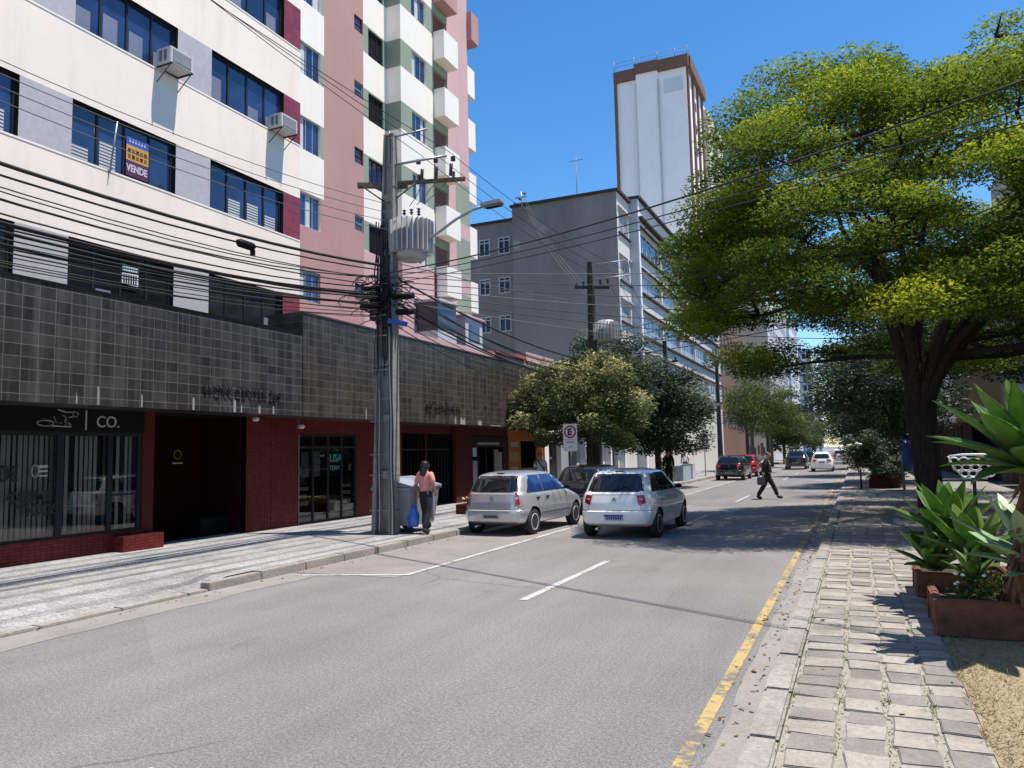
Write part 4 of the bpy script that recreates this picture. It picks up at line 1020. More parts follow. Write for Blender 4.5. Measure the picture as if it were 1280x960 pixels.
# ============================================================ POLES AND WIRES
def hpole(x, y, label, H=9.5, w0=.30, w1=.13, mat='pole_concrete', dark=True, lean=0):
    w0 *= .93
    t = thing('utility_pole', label, 'utility pole', (x, y, .12), 0, 'concrete utility poles along the left pavement')
    mb = MB(); n = 12
    def ring(z):
        k = z/H; w_ = w0+(w1-w0)*k; d = .16+(.09-.16)*k; return w_, d
    # two flanges with a recessed web (an H section), open face towards the camera
    for (s) in (-1, 1):
        for i in range(n):
            za, zb = .10+H*i/n, .10+H*(i+1)/n; (wa, da), (wb, db) = ring(za), ring(zb)
            m_ = mat
            A = [(x+s*wa,y-da,za),(x+s*wa*.62,y-da,za),(x+s*wa*.62,y+da,za),(x+s*wa,y+da,za)]; B = [(x+s*wb,y-db,zb),(x+s*wb*.62,y-db,zb),(x+s*wb*.62,y+db,zb),(x+s*wb,y+db,zb)]
            for j in range(4): mb.quad(A[j],A[(j+1)%4],B[(j+1)%4],B[j],m_)
    (wa, da), (wb, db) = ring(0), ring(H)
    A = [(x-wa*.63,y-.04,.1),(x+wa*.63,y-.04,.1),(x+wa*.63,y+.04,.1),(x-wa*.63,y+.04,.1)]; B = [(x-wb*.63,y-.03,H+.1),(x+wb*.63,y-.03,H+.1),(x+wb*.63,y+.03,H+.1),(x-wb*.63,y+.03,H+.1)]
    for j in range(4): mb.quad(A[j],A[(j+1)%4],B[(j+1)%4],B[j],mat)
    k = 1.35
    while k < H-1:                              # cross ribs between the flanges
        w_, d = ring(k); mb.box(x-w_*.62, x+w_*.62, y-d*.95, y+d*.95, k, k+.16, mat); k += 1.25
    mb.box(x-w1*1.0,x+w1*1.0,y-.09,y+.09,H+.10,H+.14,mat)
    mb.v = [(v_[0]+lean*v_[2], v_[1], v_[2]) for v_ in mb.v]
    mb.build('shaft', t); return t
p1 = hpole(-9.6, 14.5, 'nearest concrete utility pole beside the grey dumpster, wrapped in cables, carrying a transformer and lamp', H=9.05, lean=.022)
mb = MB()
rnd = random.Random(8)
for k in range(9):                              # straps round the pole
    z = .7+k*.62+rnd.uniform(-.1,.1); w_ = .30-.0178*z+.015; d = .16-.007*z+.012
    mb.box(-9.6-w_,-9.6+w_,14.5-d-.006,14.5-d,z,z+.025,'galv'); mb.box(-9.6+w_-.006,-9.6+w_,14.5-d,14.5+d,z,z+.025,'galv')
mb.build('strap', p1)
for (dx, rr, z1, mt) in ((-.04,.022,3.2,'galv'),(.02,.014,5.2,'cable_grey'),(.30,.034,4.6,'galv'),(.335,.022,5.4,'cable'),(.27,.02,6.4,'cable'),(-.12,.012,4.8,'cable_grey')):
    m_ = MB(); pts = [(-9.6+dx*(1-.045*z)+.012*math.sin(z*3+dx*20), 14.5-.18+.006*z, z) for z in [.12+z1*i/10 for i in range(11)]]; m_.tube(pts, rr, mt, 7); m_.build('conduit', p1)
m_ = MB()                                       # dark sheathing of old cables up the shaft
for k in range(26):
    a = rnd.uniform(-.24,.24); z0 = rnd.uniform(3.6,6.2); L = rnd.uniform(.8,2.6)
    m_.tube([(-9.6+a*(1-.04*z)+rnd.uniform(-.02,.02), 14.5-.15+.006*z+rnd.uniform(-.03,.01), z) for z in [z0+L*i/6 for i in range(7)]], rnd.uniform(.008,.02), 'cable', 5)
m_.build('riser_cable', p1)
m_ = MB()                                       # tangle of coils and splice boxes
for k in range(80):
    cx, cy, cz = -9.6+rnd.gauss(0,.27), 14.34+rnd.gauss(0,.14), 5.42+rnd.gauss(0,.20); r_ = rnd.uniform(.10,.30); ax = rnd.uniform(0,3.14); tl = rnd.uniform(-.5,.5)
    pts = [(cx+r_*1.5*math.cos(a)*math.cos(ax), cy+r_*math.cos(a)*math.sin(ax), cz+r_*.55*math.sin(a)+tl*r_*math.cos(a)) for a in [6.28*i/12 for i in range(int(rnd.uniform(7,13)))]]
    m_.tube(pts, rnd.uniform(.007,.014), 'cable', 4, caps=False)
m_.build('cable_coil', p1)
for (x0,z0,L) in ((-10.05,5.2,.45),(-9.95,5.6,.4),(-9.2,5.35,.5),(-9.1,5.0,.42)):
    m_ = MB(); m_.tube([(x0,14.25,z0),(x0+L*.7,14.28,z0-.02),(x0+L,14.3,z0)],.07,'black',9); m_.build('splice_box', p1)
m_ = MB(); m_.obox((-9.12,14.3,4.78),(.22,0,-.06),(0,.05,0),(.02,0,.05),'sign_blue'); m_.build('blue_wrap', p1)
# cross arms, insulators, brackets
def arm(parent, a, b_, w_=.05, mat='wood'):
    m_ = MB(); a, b_ = Vector(a), Vector(b_); d = (b_-a)/2; n_ = d.normalized(); s = n_.cross(Vector((0,0,1))).normalized()
    m_.obox((a+b_)/2, d, s*w_, Vector((0,0,w_)), mat); return m_.build('cross_arm', parent)
def insul(parent, p, h=.16, r_=.05):
    m_ = MB(); prof = []
    for k in range(4): prof += [(r_*.45,h*k/4),(r_,h*(k+.35)/4),(r_*.45,h*(k+.7)/4)]
    m_.lathe(prof,'porcelain',p,10); m_.build('insulator', parent)
arm(p1,(-10.1,14.2,8.02),(-9.1,14.75,8.02),.055); arm(p1,(-9.5,14.7,8.12),(-7.9,15.3,8.16),.04)
for k,x in enumerate((-8.95,-8.55,-8.15)): insul(p1,(x,15.0+.1*k,8.2)); insul(p1,(x+.05,14.9+.1*k,8.55),.12,.06)
m_ = MB(); m_.tube([(-9.4,14.45,8.45),(-8.15,14.9,8.62)],.028,'galv',6); m_.tube([(-9.4,14.45,8.45),(-9.4,14.45,9.25)],.022,'galv',6); m_.tube([(-9.4,14.45,9.1),(-8.6,14.8,9.3)],.022,'galv',6)
m_.tube([(-10.0,14.2,8.0),(-9.5,14.4,7.6)],.018,'iron',5); m_.tube([(-8.9,14.75,8.05),(-9.4,14.5,7.6)],.018,'iron',5); m_.build('bracket', p1)
for k in range(3):
    m_ = MB(); m_.tube([(-8.9+.4*k,15.0,8.45),(-8.8+.4*k,14.9,8.1),(-8.95+.25*k,14.85,7.75),(-9.1+.2*k,14.8,7.55)],.009,'cable_grey',5); m_.build('jumper', p1)
    m_ = MB(); m_.tube([(-8.85+.38*k,14.95,8.15),(-8.80+.38*k,14.9,8.42)],.04,'porcelain',7); m_.build('fuse', p1)
# transformer
tr = thing('transformer', 'pale ribbed transformer bolted to the nearest utility pole', 'transformer', (-9.0,14.75,6.45))
m_ = MB(); cx, cy = -9.02, 14.75
m_.lathe([(.30,6.27),(.36,6.35),(.36,7.17),(.30,7.23),(.0,7.25)], 'transformer', (cx,cy,0), 22); m_.build('tank', tr)
m_ = MB()
for k in range(26):
    a = 6.283*k/26; m_.obox((cx+.43*math.cos(a),cy+.43*math.sin(a),6.78),(.085*math.cos(a),.085*math.sin(a),0),(-.012*math.sin(a),.012*math.cos(a),0),(0,0,.37),'transformer')
m_.build('cooling_fin', tr)
for k in range(3): insul(tr,(cx-.18+.18*k,cy+.02*k,7.23),.26,.05)
m_ = MB(); m_.box(-9.5,-9.35,14.5,14.75,6.6,7.2,'iron_grey'); m_.build('bracket', tr)
# street lamp
sl_ = thing('street_lamp', 'curved arm street lamp on the nearest utility pole', 'street lamp', (-9.5,14.6,6.2))
m_ = MB(); pts = [(-9.45,14.6,6.22),(-9.1,14.65,6.38),(-8.5,14.75,6.72),(-7.9,14.83,7.08),(-7.5,14.88,7.25),(-7.25,14.9,7.30)]; m_.tube(pts,.033,'galv',8); m_.build('arm', sl_)
m_ = MB(); m_.obox((-7.05,14.92,7.33),(.24,.02,.02),(0,.11,0),(-.01,0,.045),'galv'); m_.obox((-7.02,14.92,7.27),(.19,.02,.015),(0,.095,0),(-.002,0,.02),'black'); m_.build('lamp_head', sl_, bevel=.015)

p2 = hpole(-9.3, 28.7, 'second utility pole with a white transformer above the yellow-tipped tree', 9.2, .24, .11, 'pole_dark')
m_ = MB(); m_.lathe([(.3,6.1),(.38,6.15),(.38,6.9),(.3,6.95),(0,6.97)],'transformer',(-8.75,28.8,0),18)
for k in range(22):
    a = 6.283*k/22; m_.obox((-8.75+.44*math.cos(a),28.8+.44*math.sin(a),6.53),(.08*math.cos(a),.08*math.sin(a),0),(-.014*math.sin(a),.014*math.cos(a),0),(0,0,.34),'transformer')
tag(m_.build('transformer'),'round white transformer on the second utility pole','transformer')
arm(p2,(-9.9,28.5,8.35),(-8.6,28.9,8.28),.05,'iron'); m_ = MB()
m_.tube([(-9.2,28.6,8.6),(-7.7,28.9,8.7)],.025,'galv',5); m_.tube([(-9.2,28.6,9.2),(-7.9,28.9,9.3)],.02,'galv',5); m_.tube([(-7.8,28.9,8.7),(-7.8,28.9,9.3)],.015,'galv',5); m_.build('bracket', p2)
for x in (-9.9,-9.6,-8.9,-8.6): insul(p2,(x,28.7,8.4),.2,.07)
m_ = MB(); pts = [(-9.2,28.6,3.6),(-8.8,28.5,4.2),(-8.0,28.4,5.0),(-7.0,28.3,5.9)]; m_.tube(pts,.03,'galv',6); m_.obox((-6.85,28.3,5.98),(.22,0,.03),(0,.1,0),(0,0,.05),'galv'); tag(m_.build('street_lamp'),'street lamp arm reaching out of the second utility pole','street lamp')
p3 = hpole(-9.25, 41.2, 'third utility pole in front of the cream window bands', 7.6, .2, .1, 'pole_dark')
arm(p3,(-9.9,41.1,6.6),(-8.6,41.3,6.6),.05,'iron')
for x in (-9.8,-9.2,-8.7): insul(p3,(x,41.2,6.65),.2,.07)
for i,yy_ in enumerate((56,71,88)):
    q = hpole(-8.9, yy_, ('fourth utility pole before the long window bands','fifth utility pole among the pale green street trees','sixth utility pole far down the left pavement')[i], 7.8, .2, .1, 'pole_dark')

def wire(a, b_, sag, r_, label, cat='cable', group=None, mat='cable', n=14):
    a, b_ = Vector(a), Vector(b_); pts = []
    for i in range(n+1):
        t_ = i/n; p = a.lerp(b_, t_); p.z -= sag*4*t_*(1-t_); pts.append(p)
    m_ = MB(); m_.tube(pts, r_, mat, 4, caps=False); o = m_.build('overhead_cable'); tag(o, label, cat, group); return o
rnd = random.Random(13)
P1 = (-9.6,14.4); P0 = (-9.6,-2.0); P2 = (-9.3,28.6)
GL = 'telephone cables from the near pole towards the camera'
zl = [6.10,6.02,5.93,5.85,5.78,5.70,5.62,5.55,5.48,5.40,5.33,5.25]
for k,z in enumerate(zl):
    big = k in (0,8)
    wire((P0[0]+rnd.uniform(-.12,.12),P0[1],z+rnd.uniform(-.12,.12)),(P1[0]+rnd.uniform(-.1,.1),P1[1],z+rnd.uniform(-.05,.05)),.55+rnd.uniform(-.08,.25),.030 if big else rnd.choice((.010,.013,.016)),
         'thick black cable sagging across the cream wall above the window tops' if k == 0 else ('thick black bundle sagging just above the stone podium' if k == 8 else 'one of the thin black telephone cables sagging left of the near pole'), 'cable', None if big else GL)
for k in range(9):
    z = 5.35-.05*k; wire((P0[0],P0[1],4.95-.03*k+rnd.uniform(-.1,.1)),(P1[0]+rnd.uniform(-.15,.15),P1[1],z),.35+rnd.uniform(0,.3),rnd.choice((.008,.012)),'one of the thin black telephone cables sagging left of the near pole','cable',GL)
for k,(z0,z1) in enumerate(((6.95,7.55),(6.80,7.35),(6.66,7.15),(6.50,6.95))):
    wire((-9.55,-2,z0+.5),(-9.45,14.4,z1),.62,.007,'one of the four pale power lines crossing the office windows','cable','pale power lines left of the near pole','cable_grey')
for k,(x0,x1) in enumerate(((-9.9,-8.15),(-9.6,-8.55),(-9.35,-8.95))):
    wire((x0,-2,10.0+.25*k),(x1,15.0,8.75+.05*k),.25,.009,'one of the three high power lines above the near pole','cable','high power lines above the near pole')
    wire((x1,15.0,8.75+.05*k),(-8.0-.35*k,28.8,8.95-.15*k),.25,.009,'one of the three high power lines between the first two poles','cable','high power lines between the first two poles')
    wire((-8.0-.35*k,28.8,8.95-.15*k),(-8.7-.4*k,41.2,6.8),.25,.010,'one of the high power lines beyond the second pole','cable','power lines beyond the second pole')
for k in range(13):
    z = 6.05-.085*k; big = k in (1,6)
    wire((P1[0]+rnd.uniform(-.1,.15),14.45,z),(P2[0]+rnd.uniform(-.1,.1),28.6,z-.75+rnd.uniform(-.2,.2)),.30+rnd.uniform(0,.45),.028 if big else rnd.choice((.010,.013)),
         ('thick black cable falling right from the near pole past the pink tower' if k == 1 else 'thick black bundle dropping right from the near pole towards the trees') if big else 'one of the thin cables between the near pole and the second pole','cable',None if big else 'telephone cables between the first two poles')
for k in range(8):
    z = 5.2-.13*k; wire((P2[0],28.7,z),(-9.25,41.2,z-.1),.35+rnd.uniform(0,.3),.014,'one of the cables between the second and third pole','cable','telephone cables beyond the second pole')
for k in range(5):
    wire((-9.25,41.2,5.2-.2*k),(-8.9,71,5.0-.2*k),.6,.016,'one of the cables beyond the third pole','cable','cables beyond the third pole')
wire((-9.25,41.2,6.7),(-8.9,88,7.4),.7,.016,'high line beyond the third pole','cable')
# wires that cross the street to the right
def cross(a, q, ext, sag, r_, label, mat='cable', g=None):
    a, q = Vector(a), Vector(q); e = a+(q-a)*ext; wire(a, e, sag, r_, label, 'cable', g, mat, 22)
GC = 'thin cables crossing the street through the big tree'
cross((-9.6,14.4,5.95),(1.70,8.45,5.62),1.35,.42,.014,'thick black cable crossing the street to the upper right of the tree')
cross((-9.6,14.4,5.85),(1.70,8.45,5.30),1.35,.35,.009,'one of the thin cables crossing the street through the big tree','cable',GC)
cross((-9.6,14.4,5.7),(1.75,8.45,5.12),1.35,.30,.008,'one of the thin cables crossing the street through the big tree','cable',GC)
for k,(y,z,s,z0) in enumerate(((17.5,6.65,.35,6.3),(17.5,6.3,.35,6.0),(17.5,5.85,.45,5.8),(17.8,5.4,.5,5.5))):
    cross((-9.3,28.7,z0),(3.45,y,z+.3),1.3,s,.013,'one of the thin cables crossing the street through the big tree','cable' if k%2 else 'cable_grey',GC)
for k in range(7):
    cross((-9.6,14.4,6.0-.1*k),(4.4,24.5+1.2*k,7.2-.28*k),1.1,.35+.06*k,.010,'one of the thin cables from the near pole across to the right pavement','cable' if k%3 else 'cable_grey','thin cables from the near pole across the street')
cross((-9.6,14.5,6.3),(-9.3,45.4,10.5),1.0,.5,.011,'thin line rising from the near pole to the grey block','cable_grey')
for k in range(3): cross((-9.3,28.7,8.2-.2*k),(-18.9,45.1,18.4-.3*k),1.0,.5,.014,'one of three lines from the second pole up to the grey block roof','cable_grey','roof bracket lines')
m_ = MB(); m_.tube([(-9.62,9.98,5.62),(-9.62,10.05,5.60),(-9.62,10.35,5.60),(-9.62,10.42,5.62)],[.03,.075,.075,.03],'black',10); m_.box(-9.65,-9.59,10.33,10.40,5.45,5.55,'black')
tag(m_.build('splice_box'),'black splice box hanging from the thick cable in front of the cream wall','splice box')

# ============================================================ STREET FURNITURE
# dumpster
t = thing('dumpster', 'grey wheeled dumpster with a sloping lid behind the near pole', 'dumpster', (-9.45,15.15,.14))
x0,x1,y0,y1 = -9.98,-8.98,14.55,15.85
m_ = MB(); b0,b1 = .30,1.12
m_.v += [(x0+.10,y0+.12,b0),(x1-.10,y0+.12,b0),(x1-.10,y1-.12,b0),(x0+.10,y1-.12,b0),(x0,y0,b1),(x1,y0,b1),(x1,y1,b1),(x0,y1,b1)]
for f,mt in (((0,3,2,1),'bin_shaded'),((0,1,5,4),'bin_shaded'),((1,2,6,5),'bin_grey'),((2,3,7,6),'bin_shaded'),((3,0,4,7),'bin_shaded')): m_.f.append(f); m_.mi.append(m_.mid(mt)); m_.sm.append(False)
m_.box(x0-.03,x1+.03,y0-.03,y1+.03,1.08,1.14,'bin_grey')
for y in (y0+.3,(y0+y1)/2,y1-.3): m_.box(x1-.06,x1+.005,y-.03,y+.03,.35,1.08,'bin_grey')
m_.build('body', t, bevel=.012)
m_ = MB(); m_.poly([(x0-.02,y0-.02,1.15),(x0-.02,y1+.02,1.15),(x0+.25,y1+.02,1.37),(x0+.25,y0-.02,1.37)],'bin_grey'); m_.poly([(x0+.25,y0-.02,1.37),(x0+.25,y1+.02,1.37),(x1+.03,y1+.02,1.17),(x1+.03,y0-.02,1.17)],'bin_grey')
for y in (y0-.02,y1+.02): m_.poly([(x0-.02,y,1.15),(x0+.25,y,1.37),(x1+.03,y,1.17),(x1+.03,y,1.15)],'bin_shaded')
m_.box(x1+.02,x1+.05,y0,y1,1.13,1.17,'bin_grey'); m_.build('lid', t)
for x in (x0+.2,x1-.2):
    for y in (y0+.25,y1-.25):
        m_ = MB(); m_.lathe([(.03,-.025),(.09,-.022),(.09,.022),(.03,.025)],'rubber',(x,y,.24),14,'y'); m_.box(x-.03,x+.03,y-.035,y+.035,.25,.33,'iron_grey'); m_.build('wheel', t)
# parking sign
def parksign(x, y, zb, zt, label, sc=1.0):
    t = thing('parking_sign', label, 'road sign', (x,y,.13), 0, 'parking signs along the left kerb')
    m_ = MB(); m_.tube([(x,y,.1),(x,y,zt-.05)],.03*sc,'galv',8); m_.build('post', t)
    m_ = MB(); w_ = .25*sc; c = []
    for cx_,cz_,a0 in ((x+w_-.06,zt-.06,0),(x-w_+.06,zt-.06,90),(x-w_+.06,zb+.06,180),(x+w_-.06,zb+.06,270)):
        for a in range(0,91,18): c.append((cx_+.06*math.cos(R(a0+a)),y-.05,cz_+.06*math.sin(R(a0+a))))
    m_.extrude(c,(0,.015,0),'sign_white'); m_.build('board', t)
    m_ = MB(); cz_ = zt-.27*sc
    for k in range(24):
        a = R(15*k); m_.obox((x+.19*sc*math.cos(a),y-.054,cz_+.19*sc*math.sin(a)),(.028*sc*math.cos(a),0,.028*sc*math.sin(a)),(0,.003,0),(-.026*sc*math.sin(a),0,.026*sc*math.cos(a)),'sign_red')
    m_.build('ring', t)
    text_mesh('letter','E',.30*sc,'letter_dark',(x-.095*sc,y-.058,cz_-.105*sc),(1,0,0),(0,0,1),.004,t,bold=.014)
    m_ = MB(); m_.box(x-w_+.02,x+w_-.02,y-.053,y-.051,cz_-.27*sc,cz_-.255*sc,'letter_grey')
    for k in range(7): m_.box(x-.15*sc+k*.043*sc,x-.12*sc+k*.043*sc,y-.054,y-.051,cz_-.37*sc,cz_-.33*sc,'letter_dark')
    for k in range(2): m_.box(x-.05+.06*k,x-.02+.06*k,y-.054,y-.051,cz_-.53*sc,cz_-.48*sc,'letter_dark')
    m_.build('print', t)
parksign(-8.92,24.8,1.87,2.80,'white parking sign with a ringed E between the yellow-tipped tree and the black car')
parksign(-8.9,49.8,1.9,2.85,'distant white parking sign before the dark parked hatchback',1.05)
# low planter with yellow flowers behind the silver car
def leafball(name, c, r, n, L, mat, parent, seed, shell=.35, up=.3):
    rs = np.random.RandomState(seed); d = rs.normal(size=(n,3)); d /= np.linalg.norm(d,axis=1,keepdims=True)
    rr = (rs.rand(n)**shell)[:,None]; pts = np.array(c)+d*rr*np.array(r); dirs = d*.6+rs.normal(size=(n,3))*.6+[0,0,up]
    return blades(name, None, pts, dirs, L*(.7+.6*rs.rand(n)), L*.4*(.7+.6*rs.rand(n)), rs.rand(n), mat, parent, seed=seed)
def planter(name, label, x0,x1,y0,y1,z0,z1,mat, cat='planter', wall=.07, group=None):
    t = thing(name, label, cat, ((x0+x1)/2,(y0+y1)/2,z0), 0, group); m_ = MB(); f = .03
    m_.box(x0+f,x1-f,y0+f,y1-f,z0,z0+.03,mat)
    for a,b_,c,d in ((x0,x1,y0,y0+wall),(x0,x1,y1-wall,y1),(x0,x0+wall,y0+wall,y1-wall),(x1-wall,x1,y0+wall,y1-wall)): m_.box(a,b_,c,d,z0,z1,mat)
    m_.build('trough', t, bevel=.012); m_ = MB(); m_.box(x0+wall+.002,x1-wall-.002,y0+wall+.002,y1-wall-.002,z0+.03,z1-.05,'soil'); m_.build('soil', t); return t
t = planter('flower_planter','low red planter with yellow flowers beside the silver car',-10.6,-9.1,19.6,20.3,.14,.42,'dark_red')
o = leafball('flowers',(-9.85,19.95,.48),(.7,.3,.10),420,.08,'leaf_mid',None,5); tag(o,'small yellow flowering plants in the low red planter','flowers'); 
m_ = MB(); rnd = random.Random(3)
for k in range(80): m_.ball((-9.85+rnd.uniform(-.62,.62),19.95+rnd.uniform(-.22,.22),.55+rnd.uniform(-.02,.05)),.035,'flower_yellow' if k%3 else 'flower_white',6)
q = m_.build('blossom', o)
# low grey boxes farther up the pavement
t = planter('street_planter','long grey concrete planter on the pavement beyond the third pole',-9.4,-8.75,42.2,44.4,.14,.95,'wall_bluegrey',group='grey concrete planters on the far left pavement')
t = planter('street_planter','short grey concrete planter nearer the dark parked hatchback',-9.4,-8.8,45.1,45.9,.14,1.0,'wall_grey_lt',group='grey concrete planters on the far left pavement')
o = leafball('shrub',(-9.2,39.9,.75),(.45,.6,.7),900,.12,'leaf_mid',None,9); tag(o,'pale green shrub on the left pavement next to the grey planter','shrub')
# public telephone hood
t = thing('telephone_booth','blue hooded public telephone behind the big tree trunk','telephone booth',(1.55,33,.12))
m_ = MB(); m_.tube([(1.55,33.4,.1),(1.55,33.4,1.5)],.05,'iron_grey',8); m_.build('post', t)
m_ = MB(); n1,n2 = 14,10; g_ = []
for i in range(n1+1):
    for j in range(n2+1):
        u_ = math.pi*i/n1; v_ = -math.pi*.55+math.pi*1.1*j/n2; r_ = math.sin(u_)**.7
        g_.append((1.60+.46*r_*math.cos(v_), 33.1+.40*r_*math.sin(v_), 1.42+.62*math.cos(u_)))
k = m_.mid('phone_blue'); m_.v += g_
for i in range(n1):
    for j in range(n2): a = i*(n2+1)+j; m_.f.append((a,a+1,a+n2+2,a+n2+1)); m_.mi.append(k); m_.sm.append(True)
m_.build('hood', t); m_ = MB(); m_.box(1.50,1.66,32.98,33.22,1.1,1.6,'phone_green'); m_.build('telephone', t)
# white round-mesh basket seen beside the agave
t = thing('wire_chair','white round-hole metal chair behind the agave leaves','chair',(1.13,10.2,.12))
m_ = MB(); cx,cy = 1.16,9.9
def ringtube(c, r1, r2, ux, uy, rad, mat, n=14):
    pts = [Vector(c)+Vector(ux)*r1*math.cos(6.283*k/n)+Vector(uy)*r2*math.sin(6.283*k/n) for k in range(n+1)]; m_.tube(pts, rad, mat, 5, caps=False)
for r_,(z,n,hw) in enumerate(((1.66,5,.19),(1.58,5,.17),(1.51,4,.12))):
    for k in range(n):
        x = cx-hw+2*hw*k/(n-1)+.02*r_; bow = .10*((x-cx)/.2)**2
        ringtube((x,cy+bow*-.3+.05*r_,z),.044,.036,(1,0,0),(0,-.35,.94),.010,'wire_white')
m_.tube([(cx-.23,cy,1.71),(cx-.10,cy+.03,1.725),(cx+.1,cy+.03,1.725),(cx+.24,cy,1.71)],.012,'wire_white',5); m_.tube([(cx-.24,cy,1.71),(cx-.19,cy+.02,1.58),(cx-.10,cy+.05,1.47),(cx+.12,cy+.05,1.46),(cx+.21,cy+.02,1.58),(cx+.24,cy,1.71)],.013,'wire_white',5)
m_.build('basket', t)
m_ = MB(); m_.tube([(cx,cy+.05,1.47),(cx,cy+.06,.13)],.02,'iron',6); m_.lathe([(.16,.12),(.16,.14),(.03,.16)],'iron',(cx,cy+.06,0),14); m_.build('post', t)
t['label'] = 'white round-hole metal basket on a post behind the agave leaves'; t['category'] = 'basket'; t.name = 'wire_basket'
# ============================================================ TREES
def tree(name, label, base, H0, crown_c, crown_r, npad, nleaf, leafL, mat, bark, seed, trunk_r=.2, limbs=6, flat=.38, cat='tree', group=None, padr=.8, inner=.35, dome=True, lean=(0,0), leafW=.35, hz=.45, gapf=0.0, zmin=None, wirey=1.0, steep=.36, zin=0.0):
    rs = np.random.RandomState(seed); rnd = random.Random(seed)
    t = thing(name, label, cat, base, 0, group); B = Vector(base); fork = B+Vector((lean[0],lean[1],H0)); C = Vector(crown_c); rx,ry,rz = crown_r
    # pads : positions on and in a dome
    pads = []; tries = 0
    while len(pads) < npad and tries < npad*40:
        tries += 1
        a = rnd.uniform(0,6.283); shell = rnd.random() > inner
        if dome:
            el = math.asin(rnd.uniform(-.28,1.0)); q = rnd.uniform(.86,1.0) if shell else rnd.uniform(.35,.85)
        else:
            el = math.asin(rnd.uniform(-.95,1.0)); q = rnd.uniform(.8,1.0) if shell else rnd.uniform(.2,.8)
        wob = 1+(.13*math.sin(3*a+seed)+.08*math.sin(5*a+2*el+seed*2)+rnd.uniform(-.07,.07))*(.65 if zin else 1.15)
        p = C+Vector((math.cos(a)*math.cos(el)*rx*wob*q, math.sin(a)*math.cos(el)*ry*wob*q, math.sin(el)*rz*wob*q))
        if zmin:
            rr_ = math.hypot((p.x-C.x)/rx,(p.y-C.y)/ry)
            if p.z < zmin+max(0,(.80-rr_))*2.6*zin+rnd.uniform(-.15,.35): continue
        md = padr*.55
        if any((p-o_).length < md for o_ in pads): continue
        pads.append(p)
    # limbs
    wd = MB(); nodes = []
    trunk = [B+Vector((0,0,-.05)), B+Vector((lean[0]*.2,lean[1]*.2,H0*.3)), B+Vector((lean[0]*.6,lean[1]*.6,H0*.7)), fork]
    tp = []; tr_ = []
    for i in range(17):
        s = i/16*3; i0 = min(2,int(s)); tp.append(trunk[i0].lerp(trunk[i0+1], s-i0)+Vector((rnd.uniform(-1,1),rnd.uniform(-1,1),0))*trunk_r*.035); tr_.append(trunk_r*(1.0+.28*max(0,1-i/3)**2)*rnd.uniform(.96,1.04))
    wd.tube(tp, tr_, bark, 18)
    for k in range(limbs):
        a = 6.283*(k+.3*rnd.random())/limbs+seed; sp = rnd.uniform(.35,.72) if k else .1
        end = C+Vector((math.cos(a)*rx*sp, math.sin(a)*ry*sp, rz*rnd.uniform(.15,.6))); hor = Vector((end.x-fork.x,end.y-fork.y,0)); mid = fork+hor*steep+Vector((0,0,(end.z-fork.z)*(1-steep*.9)))
        pts = []; n = 9
        for i in range(n+1):
            s = i/n; p = fork*(1-s)**2+mid*2*s*(1-s)+end*s*s+Vector((rnd.uniform(-1,1),rnd.uniform(-1,1),rnd.uniform(-1,1)))*.05*s*rx*.4; pts.append(p)
        r0 = trunk_r*rnd.uniform(.42,.58); rr = [r0*(1-.78*(i/n)) for i in range(n+1)]
        pts[0] = fork+Vector((math.cos(a),math.sin(a),0))*trunk_r*.35-Vector((0,0,trunk_r*.8))
        wd.tube(pts, rr, bark, 8); nodes += [(pts[i], rr[i]) for i in range(2,n+1)]
    for p in pads:                               # branches from the limbs to the leaf pads
        best = min(nodes, key=lambda q: (q[0]-p).length+max(0,(q[0].z-p.z+.4))*1.6)
        s0 = best[0]; L = (p-s0).length; mid = s0.lerp(p,.55)+Vector((rnd.uniform(-.1,.1)*L,rnd.uniform(-.1,.1)*L,-.04*L))
        r0 = min(best[1]*.7, .012+.013*min(L,2.2))*wirey*(.6 if p.z < s0.z+.3 else 1); wd.tube([s0,mid,p-Vector((0,0,padr*.25))],[r0,r0*.7,r0*.35],bark,5,caps=False)
        nodes.append((mid, r0*.8))
        for q in range(3):
            e = p+Vector((rnd.uniform(-1,1)*padr*.8,rnd.uniform(-1,1)*padr*.8,rnd.uniform(-.25,.1)*padr)); wd.tube([mid.lerp(p,.6),e],[r0*.45,r0*.15],bark,4,caps=False)
    wd.build('trunk', t)
    # leaves
    per = max(1,nleaf//len(pads)); cs=[]; ds=[]; rn=[]
    for p in pads:
        pr = padr*rnd.uniform(.65,1.35); n = int(per*(pr/padr)**2*rnd.uniform(.7,1.3)); tone = rnd.gauss(0,.16)
        d = rs.normal(size=(n,3)); d /= np.linalg.norm(d,axis=1,keepdims=True); rr = rs.rand(n,1)**.45
        off = d*rr*np.array([pr,pr,pr*flat]); off[:,2] -= .18*pr*(off[:,0]**2+off[:,1]**2)/pr**2
        cs.append(np.array(p)+off); dd = rs.normal(size=(n,3))*[1,1,hz]+off/pr*.5; ds.append(dd)
        rn.append(np.clip(.36+tone+.32*rs.rand(n)-.10+.34*(off[:,2]/(pr*flat)),0,1))  # random tone plus height: sunlit pad tops, darker undersides put into leaf colour
    cs=np.concatenate(cs); ds=np.concatenate(ds); rn=np.concatenate(rn); n=len(cs)
    cr_ = blades('crown', None, cs-np.array(base), ds, leafL*(.6+.8*rs.rand(n)), leafL*leafW*(.7+.6*rs.rand(n)), rn, mat, t, seed=seed)
    return t
